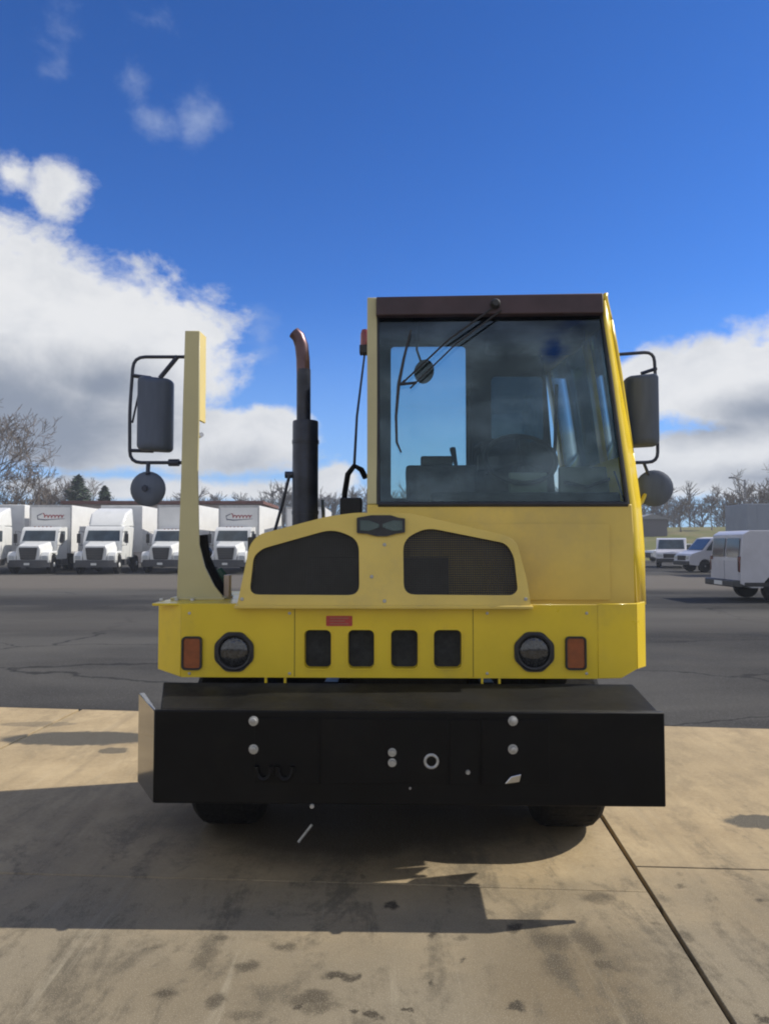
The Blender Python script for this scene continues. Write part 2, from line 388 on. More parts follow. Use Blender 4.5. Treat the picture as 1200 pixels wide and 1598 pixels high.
        n.put(b.inputs['Base Color'], c)
        n.put(b.inputs['Roughness'], n.ramp(med, (.3, .7, .75, .95)))
        bn = n.N.new('ShaderNodeBump'); bn.inputs['Strength'].default_value = .35; bn.inputs['Distance'].default_value = .006
        n.L.new(n.m('ADD', fin, n.m('MULTIPLY', spk, .6)), bn.inputs['Height']); n.L.new(bn.outputs[0], b.inputs['Normal'])
    elif kind == 'asphalt':
        X, Y, _ = n.sep(t)
        big = n.noise(n.vm('MULTIPLY', t, (.05, .16, 1)), 1, 5, .6, .5); med = n.noise(t, 1.2, 8, .65); fin = n.noise(t, 55, 5, .7)
        c = n.mix(n.ramp(med, (.3, .7, 0, 1)), (.025, .0245, .024), (.042, .0405, .039))
        c = n.mix(n.ramp(big, (.42, .62, 0, .8)), c, (.10, .096, .088))
        c = n.mix(n.ramp(fin, (.5, .72, 0, .6)), c, (.16, .158, .155))
        crk = n.N.new('ShaderNodeTexVoronoi'); crk.feature = 'DISTANCE_TO_EDGE'; crk.inputs['Scale'].default_value = .22
        n.put(crk.inputs['Vector'], n.vm('ADD', n.vm('MULTIPLY', t, (1, 1.6, 1)), n.vm('MULTIPLY', n.noise(t, .9, 5, .6, 0, 1), (1.4, 1.4, 0))))
        c = n.mix(n.ramp(crk.outputs['Distance'], (.002, .012, .75, 0)), c, (.02, .02, .021))
        # long seams and a worn pale lane far out
        yy = n.m('ADD', Y, n.m('MULTIPLY', n.m('SUBTRACT', n.noise(n.vm('MULTIPLY', t, (.12, .12, 1)), 1, 3), .5), 3.0))
        c = n.mix(n.m('MULTIPLY', n.ramp(yy, (26, 29, 0, 1)), n.ramp(yy, (38, 41, .9, 0))), c, (.135, .122, .106))
        c = n.mix(n.m('MULTIPLY', n.ramp(yy, (20.6, 21, 0, 1)), n.ramp(yy, (22.4, 22.8, .7, 0))), c, (.035, .035, .036))
        c = n.mix(n.m('MULTIPLY', n.ramp(yy, (13.5, 15, 0, 1)), n.ramp(yy, (18, 19.5, .55, 0))), c, (.10, .094, .085))
        n.put(b.inputs['Base Color'], c); n.put(b.inputs['Roughness'], n.ramp(med, (.3, .7, .85, 1.0)))
        bn = n.N.new('ShaderNodeBump'); bn.inputs['Strength'].default_value = .5; bn.inputs['Distance'].default_value = .008
        n.L.new(fin, bn.inputs['Height']); n.L.new(bn.outputs[0], b.inputs['Normal'])
    else:
        g = n.noise(t, .12, 8, .6, .4); g2 = n.noise(t, 1.8, 6, .7)
        c = n.mix(n.ramp(g, (.35, .65, 0, 1)), (.125, .135, .045), (.19, .165, .085))
        c = n.mix(n.ramp(g2, (.4, .7, 0, .6)), c, (.085, .10, .035))
        n.put(b.inputs['Base Color'], c); b.inputs['Roughness'].default_value = 1
    return m
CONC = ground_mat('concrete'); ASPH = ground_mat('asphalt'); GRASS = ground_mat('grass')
SEAL = mat('joint_sealant', (.035, .032, .03), .8, var=.3, scale=12)

# edge of concrete: line through E0, E1
E0 = gnd(0, 1103); E1 = gnd(1200, 1137); es = (E1.y-E0.y)/(E1.x-E0.x)
def edgeY(x): return E0.y + es*(x-E0.x)
asph = MB()
asph.add([(-260, edgeY(-260)-.002, -.006), (260, edgeY(260)-.002, -.006), (260, 74, -.006), (-260, 74, -.006)], [(0, 1, 2, 3)])
o = asph.build('asphalt_lot', ASPH, smooth=False); o['kind'] = 'structure'
base = MB().add([(-300, -60, -.03), (300, -60, -.03), (300, 76, -.03), (-300, 76, -.03)], [(0, 1, 2, 3)]).build('ground', SEAL, smooth=False); base['kind'] = 'structure'
pad = bpy.data.objects.new('concrete_pavement', None); COL.objects.link(pad); pad['kind'] = 'structure'
ja = gnd(932, 1266); jb = gnd(1140, 1598); jd = (ja.y-jb.y); js = (ja.x-jb.x)/jd
def jx(k, y): return jb.x + js*(y-jb.y) + 4.6*k
TJ = gnd(950, 1352).y
GAP = .019
rows = [(-9.9, -5.3), (-5.3, -.71), (-.71, TJ), (TJ, None)]
for k in range(-7, 6):
    for y0, y1 in rows:
        xa0, xb0 = jx(k, y0)+GAP, jx(k+1, y0)-GAP
        sl_ = -js
        ya0, yb0 = y0+sl_*0+.004, y0+sl_*4.6+.004
        if y1 is None:
            xa1 = jx(k, 7)+GAP; xb1 = jx(k+1, 7)-GAP; ya1 = edgeY(xa1)-.012; yb1 = edgeY(xb1)-.012
        else:
            xa1, xb1 = jx(k, y1)+GAP, jx(k+1, y1)-GAP; ya1, yb1 = y1-.004, y1+sl_*4.6-.004
        if k != 0 and k != -1: pass
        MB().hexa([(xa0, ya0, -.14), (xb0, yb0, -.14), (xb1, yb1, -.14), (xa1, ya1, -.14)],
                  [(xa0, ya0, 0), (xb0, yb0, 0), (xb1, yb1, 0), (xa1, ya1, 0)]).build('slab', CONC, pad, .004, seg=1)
# field and low bank beyond the lot
ter = MB(); nx, ny = 60, 26
def tz(x, y):
    t = max(0, min(1, (y-78)/60)); return -.02 + 3.9*t*t*(3-2*t) + 1.0*math.sin(x*.02+1)*t + .25*math.sin(x*.11+y*.05)*t
vs = []
for j in range(ny):
    y = 74 + (j/(ny-1))**2*1100
    for i in range(nx): x = -800 + 1600*i/(nx-1); vs.append((x, y, tz(x, y)))
ter.add(vs, [(j*nx+i, j*nx+i+1, (j+1)*nx+i+1, (j+1)*nx+i) for j in range(ny-1) for i in range(nx-1)])
o = ter.build('grass_field', GRASS, angle=80); o['kind'] = 'structure'

# ================================================================== THE YARD TRACTOR
truck = thing('terminal_tractor', 'large yellow terminal tractor seen head-on, with offset cab, tall post and deep black bumper', 'truck', (TRX, TRY, 0), TRA)
T = truck
# ---- bumper
BZ0 = L(640, 1257, 0)[1]; BZ1 = L(640, 1110, 0)[1]
BXL = L(240, 1180, 0)[0]; BXR = L(1038, 1180, 0)[0]
WXL = L(216, 1150, .32)[0]
b = MB().box(BXL, BXR, 0, .03, BZ0, BZ1)
bump = b.build('bumper', BLK, T, .008)
MB().hexa([(WXL, .32, BZ0), (BXL+.001, .0, BZ0), (BXL+.001, .03, BZ0), (WXL+.03, .33, BZ0)], [(WXL, .32, BZ1+.015), (BXL+.001, .0, BZ1-.002), (BXL+.001, .03, BZ1-.002), (WXL+.03, .33, BZ1+.015)]).build('bumper_wing', BLKS, bump, .004)
MB().hexa([(BXL+.02, .031, BZ1-.03), (BXR-.02, .031, BZ1-.03), (BXR-.02, .47, BZ1-.03), (BXL-.06, .47, BZ1-.03)],
          [(BXL+.02, .031, BZ1-.001), (BXR-.02, .031, BZ1-.001), (L(970, 0, .46)[0], .44, L(600, 1066, .44)[1]), (L(270, 0, .46)[0], .44, L(600, 1066, .44)[1])]).build('bumper_step', mat('dusty_black', (.007, .0068, .006), .6, var=.4, scale=3, dirt=((.022, .020, .016), .7), spec=.2), bump, .006)
# recessed middle and tow pocket panels bolted on the face
pr = L(700, 1120, 0)[0]
for x0p, x1p in ((398, 498), (502, 698), (702, 748), (752, 856)):
    x0, x1 = L(x0p, 1180, 0)[0], L(x1p, 1180, 0)[0]
    MB().box(x0, x1, -.006, .0, BZ0+.10, BZ1-.035).build('face_plate', BLK, bump, .002)
for px, py in ((396, 1125), (396, 1169), (800, 1125), (800, 1169)):
    c = L3(px, py, -.007); MB().lathe(c, (0, -1, 0), [(0, .023), (.004, .023), (.005, .016), (.018, .015), (.020, .008)], 12).build('bolt', STEEL, bump)
for px, py in ((612, 1174), (612, 1190)):
    c = L3(px, py, -.007); MB().lathe(c, (0, -1, 0), [(0, .020), (.004, .020), (.005, .014), (.018, .013)], 12).build('bolt', STEEL, bump)
for px, py, r in ((640, 1230, .006), (730, 1205, .012), (487, 1258, .012)):
    c = L3(px, py, -.008); MB().lathe(c, (0, -1, 0), [(0, r), (.008, r*.8)], 8).build('rivet', STEEL, bump)
c = L3(673, 1188, -.01)
MB().tube([c + Vector((math.cos(a)*.03, 0, math.sin(a)*.03)) for a in [2*math.pi*k/14 for k in range(15)]], .007, 6).build('air_coupling_ring', STEEL, bump)
c = L3(800, 1215, -.012); tl = .035
MB().hexa([(c.x-.04, c.y-.01, c.z-.024), (c.x+.03, c.y-.01, c.z-.014), (c.x+.03, c.y+.006, c.z-.014), (c.x-.04, c.y+.006, c.z-.024)],
          [(c.x-.01, c.y-.01, c.z+.012), (c.x+.038, c.y-.01, c.z+.024), (c.x+.038, c.y+.006, c.z+.024), (c.x-.01, c.y+.006, c.z+.012)]).build('hitch_pin', CHR, bump, .004)
# tow hooks hanging in the pocket
for px in (412, 445):
    c = L3(px, 1200, -.02)
    MB().tube([c + Vector((math.cos(a)*.035, 0, math.sin(a)*.05)) for a in [math.pi*(.92+1.16*k/10) for k in range(11)]], .013, 6).build('tow_hook', BLK, bump)
MB().tube([L3(466, 1314, .5), L3(487, 1287, .5)], .008, 6).build('grease_pipe', STEEL, T)

# ---- lower front panel (apron) with lamp and vent openings; right end bevelled off
AY = .45
AZ0 = L(600, 1058, AY)[1]; AZ1 = L(600, 943, AY)[1]
AXL = L(283, 1000, AY)[0]; AXR = L(932, 1000, AY)[0]
def px2(*p): return [L(x, y, AY) for x, y in p]
outer = [(AXL, AZ0), (AXR, AZ0), (AXR, AZ1), (AXL, AZ1)]
holes = []
for a, c_ in ((475, 517), (543, 584), (610, 652), (677, 720)):
    p = L(a, 1043, AY); q = L(c_, 983, AY); holes.append(rrect(p[0], q[0], p[1], q[1], .028))
apron = MB().plate([outer]+holes, lambda u, v, d_: (u, AY+d_, v), .012).build('front_panel', YEL, T, .003, seg=1)
for h in holes:
    xs = [p[0] for p in h]; zs = [p[1] for p in h]
    cx, cz = (min(xs)+max(xs))/2, (min(zs)+max(zs))/2
    def lp(s, h=h, cx=cx, cz=cz): return [(cx+(p[0]-cx)*s, cz+(p[1]-cz)*s) for p in h]
    r0 = [(p[0], AY-.006, p[1]) for p in lp(1.07)]; r1 = [(p[0], AY-.006, p[1]) for p in lp(1.0)]; r2 = [(p[0], AY+.05, p[1]) for p in lp(.97)]; r3 = [(p[0], AY+.002, p[1]) for p in lp(1.075)]
    vt = MB().loft([r3, r0, r1, r2], False).build('vent', YEL, apron)
    MB().add([(p[0], AY+.045, p[1]) for p in lp(1.0)], [tuple(range(len(h)))]).build('vent_mesh', DGREY, vt)
# bent corners
LXW = L(246, 1000, AY+.12)[0]
cl = MB().hexa([(LXW, AY+.13, AZ0+.02), (AXL-.001, AY, AZ0), (AXL-.001, AY+.012, AZ0), (LXW+.012, AY+.14, AZ0+.02)],
               [(LXW, AY+.13, AZ1), (AXL-.001, AY, AZ1), (AXL-.001, AY+.012, AZ1), (LXW+.012, AY+.14, AZ1)]).build('corner_panel', YEL, T, .008)
RXW = L(994, 1000, AY+.04)[0]; cut = L(997, 1044, AY+.04)[1]; RXB = L(1007, 1000, AY+.17)[0]; cutb = L(1008, 1040, AY+.17)[1]
MB().loft([[(AXR+.001, AY, AZ0), (RXW-.09, AY+.02, AZ0), (RXW, AY+.04, cut), (RXW, AY+.04, AZ1+.004), (AXR+.001, AY, AZ1+.004)],
           [(AXR+.001, AY+.012, AZ0), (RXW-.10, AY+.035, AZ0), (RXW-.012, AY+.055, cut), (RXW-.012, AY+.055, AZ1+.004), (AXR+.001, AY+.012, AZ1+.004)]]).build('corner_panel', YEL, T, .003, seg=1)
# left wing side, deck
MB().box(LXW, LXW+.014, AY+.142, 1.5, AZ0+.02, AZ1).build('side_panel', YEL, T, .004)
MB().box(LXW+.003, L(380, 940, .6)[0], AY+.015, 1.5, AZ1-.012, AZ1+.002).build('deck', YEL, T, .004)
MB().box(AXL+.03, AXR-.6, AY+.05, AY+.10, AZ0+.03, AZ0+.09).build('cross_member', BLK, T)
# little drop brackets under the panel
for px in (415, 445, 752, 779):
    x, z = L(px, 1066, AY+.01); MB().box(x-.006, x+.006, AY+.003, AY+.03, z-.03, AZ0+.001).build('bracket', YEL, T, .002)
for px in (296, 452, 760, 915):
    for py in (957, 1051):
        c = L3(px, py, AY-.001); MB().lathe(c, (0, -1, 0), [(0, .008), (.003, .0075), (.004, .003)], 10).build('rivet', STEEL, apron)
for px in (460, 738):
    x = L(px, 1000, AY)[0]; MB().box(x-.0015, x+.0015, AY-.0012, AY-.0002, AZ0+.006, AZ1-.02).build('panel_seam', mat('seam_dark', (.06, .045, .01), .7), apron)
# headlamps and markers
def oct_ring(cx, cz, r, n=8, a0=22.5): return [(cx+r*math.cos(R(a0+360*k/n)), cz+r*math.sin(R(a0+360*k/n))) for k in range(n)]
for px in (366, 833):
    cx, cz = L(px, 1017, AY); r = .109
    hl = MB().lathe((cx, AY+.01, cz), (0, -1, 0), [(0, r*.9), (.022, r*.92), (.03, r*.84), (.026, r*.76), (.0, r*.74)], 32).build('headlamp', PLA, T)
    MB().plate([rpoly(oct_ring(cx, cz, r*1.04), .02), oct_ring(cx, cz, r*.88, 32, 0)], lambda u, v, d_: (u, AY-.012+d_, v), .012).build('bezel', PLA, hl, .002)
    MB().lathe((cx, AY-.002, cz), (0, -1, 0), [(0, r*.76), (.006, r*.72), (.014, r*.55), (.019, r*.3), (.02, .002)], 32).build('lens', LENS, hl)
for px in (300.5, 897.5):
    p = L(px-16, 1045, AY); q = L(px+16, 993, AY)
    mk = MB().plate([rrect(p[0], q[0], p[1], q[1], .022), rrect(p[0]+.009, q[0]-.009, p[1]+.009, q[1]-.009, .016)], lambda u, v, d_: (u, AY-.02+d_, v), .022).build('marker_lamp', PLA, T, .002)
    mc = ((p[0]+q[0])/2, (p[1]+q[1])/2)
    ln = MB().plate([rrect(p[0]+.010, q[0]-.010, p[1]+.010, q[1]-.010, .015)], lambda u, v, d_: (u, AY-.012+d_, v), .012).build('lens', AMB, mk, .003)
    for k in range(5):
        z = p[1] + (q[1]-p[1])*(k+1)/6; MB().box(p[0]+.014, q[0]-.014, AY-.015, AY-.0115, z-.0016, z+.0016).build('lens_rib', AMB, mk)
p = L(509, 977, AY); q = L(550, 961, AY)
stk = MB().plate([rrect(p[0], q[0], p[1], q[1], .006)], lambda u, v, d_: (u, AY-.002+d_, v), .0018).build('warning_sticker', REDS, T)
for k in range(3):
    z = p[1] + (q[1]-p[1])*(k+.8)/3.6; MB().box(p[0]+.02, q[0]-.02-.02*(k % 2), AY-.003, AY-.0021, z-.003, z+.003).build('printed_line', mat('sticker_print', (.34, .13, .09), .6), stk)

# ---- hood (engine cover) front
HB = .40                         # plane of the hood face at its foot
def hood_y(z): return HB + max(0, (z-AZ1))*.16
def H(px, py):
    # solve on the raked plane
    y = HB
    for _ in range(6): x, z = L(px, py, y); y = hood_y(z)
    return (x, z)
hpts = [(370, 946), (828, 946), (822, 905), (806, 846), (790, 836), (700, 815), (640, 801), (555, 800), (510, 806), (404, 834), (390, 850)]
hout = rpoly([H(*p) for p in hpts], [.01, .01, .03, .05, .05, .03, .03, .03, .05, .05, .04], 4)
lg = rpoly([H(*p) for p in [(389, 928), (396, 868), (410, 856), (520, 825), (560, 842), (561, 929)]], [.05, .05, .03, .07, .06, .06], 5)
rg = rpoly([H(*p) for p in [(630, 928), (629, 842), (665, 823), (790, 848), (802, 868), (808, 921), (800, 929)]], [.06, .06, .07, .04, .04, .03, .03], 5)
hf = lambda u, v, d_: (u, hood_y(v)+d_, v)
hood = MB().plate([hout, lg, rg], hf, .014).build('hood', YELH, T, .005)
# raised foot flange
fz = L(600, 946, HB)[1]
MB().box(H(366, 946)[0], H(831, 946)[0], HB-.012, HB+.05, fz-.014, fz+.004).build('hood_flange', YELH, hood, .004)
# hood sides and top swept back
ring0 = [Vector(hf(p[0], p[1], .010)) for p in hout]
ring1 = [Vector((p[0], 1.25, p[1]+.0)) for p in hout]
MB().loft([[Vector((p.x, p.y, p.z)) for p in ring0], ring1], False).build('hood_shell', YELH, hood, angle=50)
MB().plate([[(p[0], p[1]) for p in hout]], lambda u, v, d_: (u*.995, 1.22+d_, v-.004), .02).build('bulkhead', DGREY, hood)
for g, nm in ((lg, 'grille'), (rg, 'grille')):
    cx = sum(p[0] for p in g)/len(g); cz = sum(p[1] for p in g)/len(g)
    gr = MB().plate([[(cx+(p[0]-cx)*1.05, cz+(p[1]-cz)*1.06) for p in g], [(cx+(p[0]-cx)*.985, cz+(p[1]-cz)*.98) for p in g]], lambda u, v, d_: (u, hood_y(v)+.0145+d_, v), .012).build(nm, PLA, hood)
# wire mesh behind each opening: real woven bars joined (too fine to pick apart)
def inside(p, poly):
    c = False; n = len(poly); j = n-1
    for i in range(n):
        if ((poly[i][1] > p[1]) != (poly[j][1] > p[1])) and p[0] < (poly[j][0]-poly[i][0])*(p[1]-poly[i][1])/(poly[j][1]-poly[i][1])+poly[i][0]: c = not c
        j = i
    return c
for g in (lg, rg):
    mb = MB(); xs = [p[0] for p in g]; zs = [p[1] for p in g]; st = .012
    x = min(xs)
    while x < max(xs):
        zz = [min(zs)+k*.004 for k in range(int((max(zs)-min(zs))/.004)+1) if inside((x, min(zs)+k*.004), g)]
        if zz: mb.hexa([(x-.0026, hood_y(zz[0])+.020, zz[0]-.01), (x+.0026, hood_y(zz[0])+.020, zz[0]-.01), (x+.0026, hood_y(zz[0])+.024, zz[0]-.01), (x-.0026, hood_y(zz[0])+.024, zz[0]-.01)],
                       [(x-.0026, hood_y(zz[-1])+.020, zz[-1]+.01), (x+.0026, hood_y(zz[-1])+.020, zz[-1]+.01), (x+.0026, hood_y(zz[-1])+.024, zz[-1]+.01), (x-.0026, hood_y(zz[-1])+.024, zz[-1]+.01)])
        x += st
    z = min(zs)
    while z < max(zs):
        xx = [min(xs)+k*.004 for k in range(int((max(xs)-min(xs))/.004)+1) if inside((min(xs)+k*.004, z), g)]
        if xx: y = hood_y(z); mb.box(xx[0]-.01, xx[-1]+.01, y+.025, y+.029, z-.0026, z+.0026)
        z += st
    o = mb.build('grille_mesh', mat('grille_wire', (.03, .029, .025), .5), hood, smooth=False); o['kind'] = 'stuff'
# radiator and fan shroud behind the mesh
rx0, rz0 = L(478, 935, .55); rx1, rz1 = L(700, 870, .55)
rad = bx('radiator', DGREY, T, rx0, rx1, .56, .66, AZ1-.05, rz1)
bx('radiator_tank', mat('charge_cooler', (.05, .048, .04), .6), T, L(385, 900, .7)[0], L(800, 900, .7)[0], .72, .80, AZ1-.05, L(500, 838, .75)[1])
for px, py in ((378, 935), (820, 935), (600, 938), (600, 850), (580, 900)):
    p_ = H(px, py); MB().lathe((p_[0], hood_y(p_[1])-.001, p_[1]), (0, -1, 0), [(0, .010), (.004, .009), (.005, .003)], 10).build('hood_bolt', STEEL, hood)
# emblem: dark winged plate with a raised two-part badge
emb = [H(*p) for p in [(557, 832), (557, 808), (568, 806), (580, 804), (610, 804), (622, 808), (632, 809), (632, 831), (618, 833), (604, 837), (588, 837), (572, 833)]]
em = MB().plate([rpoly(emb, .006, 3)], lambda u, v, d_: (u, hood_y(v)-.014+d_, v), .014).build('emblem', PLA, hood, .003)
for s, pts in ((0, [(562, 828), (562, 812), (575, 812), (592, 818), (592, 823), (575, 829)]), (1, [(628, 828), (628, 813), (614, 812), (597, 818), (597, 823), (614, 829)])):
    MB().plate([[H(*p) for p in pts]], lambda u, v, d_: (u, hood_y(v)-.018+d_, v), .004).build('badge_wing', mat('badge_wing', (.07, .095, .09) if s == 0 else (.075, .07, .10), .3, metal=.6), em, .001, seg=1)

# ---- cab
CY = .62                     # front wall plane
def cabz(px, py, y=CY): return L(px, py, y)
cxl = L(573, 700, CY)[0]; cxr = L(986, 790, CY)[0]
ZW0 = L(780, 787, CY)[1]               # windscreen foot
WY1 = .74                              # windscreen top plane (raked back)
ZW1 = L(780, 490, WY1)[1]; ZR = L(765, 460, WY1-.03)[1]
xtl = L(573, 480, WY1)[0]; xtr = L(943, 480, WY1)[0]
RY = 2.2                               # rear wall
cab_front = MB().hexa([(cxl, CY, AZ1-.1), (cxr+.03, CY, AZ1-.1), (cxr+.03, CY+.03, AZ1-.1), (cxl, CY+.03, AZ1-.1)],
                      [(cxl, CY, ZW0), (cxr, CY, ZW0), (cxr, CY+.03, ZW0), (cxl, CY+.03, ZW0)]).build('cab', YELH, T, .006)
# pressed raised panel on the cab front
p = L(812, 936, CY); q = L(950, 817, CY)
MB().plate([rrect(L(640, 900, CY)[0], q[0], p[1]+.0, q[1], .015)], lambda u, v, d_: (u, CY-.010+d_, v), .012).build('pressed_panel', YELH, cab_front, .007)
# A pillars
def pillar(pts_lo, pts_hi, name, m, par, bevel=.006): return MB().hexa(pts_lo, pts_hi).build(name, m, par, bevel)
wl0 = L(590, 785, CY)[0]; wl1 = L(588, 490, WY1)[0]; wr0 = L(979, 785, CY)[0]; wr1 = L(939, 487, WY1)[0]
pillar([(cxl, CY+.001, ZW0+.001), (wl0, CY-.004, ZW0+.001), (wl0, CY+.06, ZW0+.001), (cxl, CY+.09, ZW0+.001)],
       [(xtl, WY1, ZR), (wl1, WY1-.004, ZR), (wl1, WY1+.06, ZR), (xtl, WY1+.09, ZR)], 'pillar', POSTM, cab_front)
# right hand flank: curved bright side skin, from roof down to the bevelled corner
def side_prof(pxs, ybase):
    out = []
    for px, py, y in pxs: out.append(L3(px, py, y))
    return out
innr = side_prof([(941, 470, WY1-.01), (944, 520, .72), (952, 580, .70), (961, 650, .67), (973, 725, .65), (983, 790, .63), (988, 860, .62), (990, 943, .62)], 0)
outr = side_prof([(944, 468, .80), (955, 515, .80), (966, 580, .80), (977, 650, .79), (989, 725, .78), (998, 790, .78), (1003, 860, .78), (1006, 943, .76)], 0)
mb = MB(); vs = innr+outr; n = len(innr)
back = [Vector((v.x+.005, RY, v.z)) for v in outr]
vs2 = [Vector((v.x-.03, v.y+.03, v.z)) for v in innr]
mb.loft([[innr[i] for i in range(n)], [outr[i] for i in range(n)]], False, False)
corner_r = mb.build('corner_skin', YEL, cab_front); sol = corner_r.modifiers.new('thick', 'SOLIDIFY'); sol.thickness = .012; sol.offset = 0
MB().hexa([(RXW+.001, AY+.04, cut), (RXB, AY+.17, cutb), (RXB-.014, AY+.175, cutb), (RXW-.012, AY+.056, cut)],
          [(RXW+.001, AY+.04, AZ1+.004), (RXB, AY+.17, AZ1+.004), (RXB-.014, AY+.175, AZ1+.004), (RXW-.012, AY+.056, AZ1+.004)]).build('step_skirt', YEL, T, .003)
# right side of cab with door opening and window; built as strips so the light comes through the glass
def sx(z):   # x of the outer side at height z
    pts = [(v.z, v.x) for v in outr][::-1]
    if z <= pts[0][0]: return pts[0][1]
    for (z0, x0), (z1, x1) in zip(pts, pts[1:]):
        if z <= z1: return x0 + (x1-x0)*(z-z0)/(z1-z0)
    return pts[-1][1]
ztop = ZR + .03; zroofb = ZR + .16
def side(y0, y1, z0, z1, name, m, par, taper=.10):
    k = 7; ra = []; rb = []
    for i in range(k):
        z = z0+(z1-z0)*i/(k-1); x = sx(z)
        f0 = (y0-.78)/(RY-.78)*taper; f1 = (y1-.78)/(RY-.78)*taper
        ra.append(Vector((x-f0, y0, z))); rb.append(Vector((x-f1, y1, z)))
    o = MB().loft([ra, rb], False, False).build(name, m, par); s_ = o.modifiers.new('thick', 'SOLIDIFY'); s_.thickness = .02; s_.offset = 0
    return o
zsill = L(900, 730, 1.6)[1]; zhead = ZR-.13
zfl = AZ1+.0
side(.78, RY, AZ1, zsill, 'side_panel', YEL, cab_front)
side(.78, RY, zhead, ztop, 'side_header', YEL, cab_front)
side(.78, .86, zsill, zhead, 'side_pillar', YEL, cab_front)
side(1.16, 1.30, zsill, zhead, 'side_pillar', YEL, cab_front)
side(2.06, RY, zsill, zhead, 'side_pillar', YEL, cab_front)
side(.86, 1.16, zsill, zhead, 'side_window', GLASS_R, cab_front)
side(1.30, 2.06, zsill, zhead, 'side_window', GLASS_R, cab_front)
# left wall: door side above the engine cover, with window
def lx(z): return cxl + (xtl-cxl)*max(0, min(1, (z-ZW0)/(ZR-ZW0)))
def lside(y0, y1, z0, z1, name, m):
    return MB().hexa([(lx(z0), y0, z0), (lx(z0)+.02, y0, z0), (lx(z0)+.02, y1, z0), (lx(z0), y1, z0)], [(lx(z1), y0, z1), (lx(z1)+.02, y0, z1), (lx(z1)+.02, y1, z1), (lx(z1), y1, z1)]).build(name, m, cab_front)
lside(CY+.092, RY, AZ1-.1, ZW0+.02, 'side_panel', YELH)
lside(WY1+.092, RY, ZR-.12, ztop, 'side_header', YELH)
lside(WY1+.0, 1.0, ZW0+.021, ZR-.121, 'side_pillar', YELH)
lside(2.05, RY, ZW0+.021, ZR-.121, 'side_pillar', YELH)
lside(1.001, 2.049, ZW0+.021, ZR-.121, 'side_window', GLASS_R)
for nm, a, b_ in (('left', lx(ZR), lx(ZR)+.02), ('right', None, None)):
    if a is None:
        xa, xb = sx(ZR), sx(ZR)-.10
        lo_ = [(xa-.02, WY1+.1, ztop-.02), (xa, WY1+.1, ztop-.02), (xb, RY, ztop-.02), (xb-.02, RY, ztop-.02)]
    else: lo_ = [(a, WY1+.1, ztop-.01), (b_, WY1+.1, ztop-.01), (b_, RY, ztop-.01), (a, RY, ztop-.01)]
    hi_ = [(p_[0], p_[1], p_[2] + (.012 if p_[1] < 1 else .11)) for p_ in lo_]
    MB().hexa(lo_, hi_).build('roof_rail', YELH, cab_front)
# roof, rising slightly to the rear, and maroon sun visor band
MB().hexa([(xtl+.0, WY1+.062, ZR-.035), (xtr+.02, WY1+.062, ZR-.035), (xtr-.07, RY, ZR+.13), (xtl, RY, ZR+.13)],
          [(xtl, WY1+.062, ZR-.005), (xtr+.02, WY1+.062, ZR-.005), (xtr-.07, RY, ZR+.165), (xtl, RY, ZR+.165)]).build('roof', mat('roof_paint', (.30, .27, .2), .5), cab_front, .008)
vz0 = L(765, 491, WY1-.04)[1]
MB().hexa([(L(587, 480, WY1-.04)[0], WY1-.045, vz0), (L(941, 480, WY1-.04)[0], WY1-.045, vz0+.005), (L(941, 480, WY1-.04)[0], WY1+.06, vz0+.005), (L(587, 480, WY1-.04)[0], WY1+.06, vz0)],
          [(L(587, 480, WY1-.04)[0], WY1-.03, L(590, 463, WY1-.03)[1]), (L(942, 480, WY1-.04)[0], WY1-.03, L(940, 457, WY1-.03)[1]), (L(942, 480, WY1-.04)[0], WY1+.06, L(940, 457, WY1-.03)[1]), (L(587, 480, WY1-.04)[0], WY1+.06, L(590, 463, WY1-.03)[1])]).build('visor_band', MAROON, cab_front, .006)
# rear wall with clear rear door glass and rear window
def RB(px, py): return L(px, py, RY)
rxl = lx(2.5); rxr = sx(2.2)-.10
d0 = RB(610, 778); d1 = RB(726, 541); w0 = RB(766, 690); w1 = RB(846, 588)
rearw = MB().plate([[(rxl, AZ1-.1), (rxr+.0, AZ1-.1), (xtr-.08, ZR+.13), (rxl, ZR+.13)],
            rrect(d0[0], d1[0], d0[1], d1[1], .03), rrect(w0[0], w1[0], w0[1], w1[1], .04)], lambda u, v, d_: (u, RY-.03+d_, v), .03).build('rear_wall', HEAD, cab_front)
MB().box(d0[0]+.001, d1[0]-.001, RY-.018, RY-.012, d0[1]+.001, d1[1]-.001).build('rear_window', GLASS_C, cab_front)
MB().box(w0[0]+.001, w1[0]-.001, RY-.018, RY-.012, w0[1]+.001, w1[1]-.001).build('rear_window', GLASS_R, cab_front)
MB().box(cxl+.03, cxr-.03, CY+.04, RY-.03, AZ1+.02, AZ1+.05).build('cab_floor', DGREY, cab_front)
# headliner
MB().hexa([(xtl+.03, WY1+.08, ZR-.075), (xtr-.02, WY1+.08, ZR-.075), (xtr-.09, RY-.032, ZR+.10), (xtl+.03, RY-.032, ZR+.10)],
          [(xtl+.03, WY1+.08, ZR-.045), (xtr-.02, WY1+.08, ZR-.045), (xtr-.12, RY-.032, ZR+.125), (xtl+.03, RY-.032, ZR+.125)]).build('headliner', HEAD, cab_front)
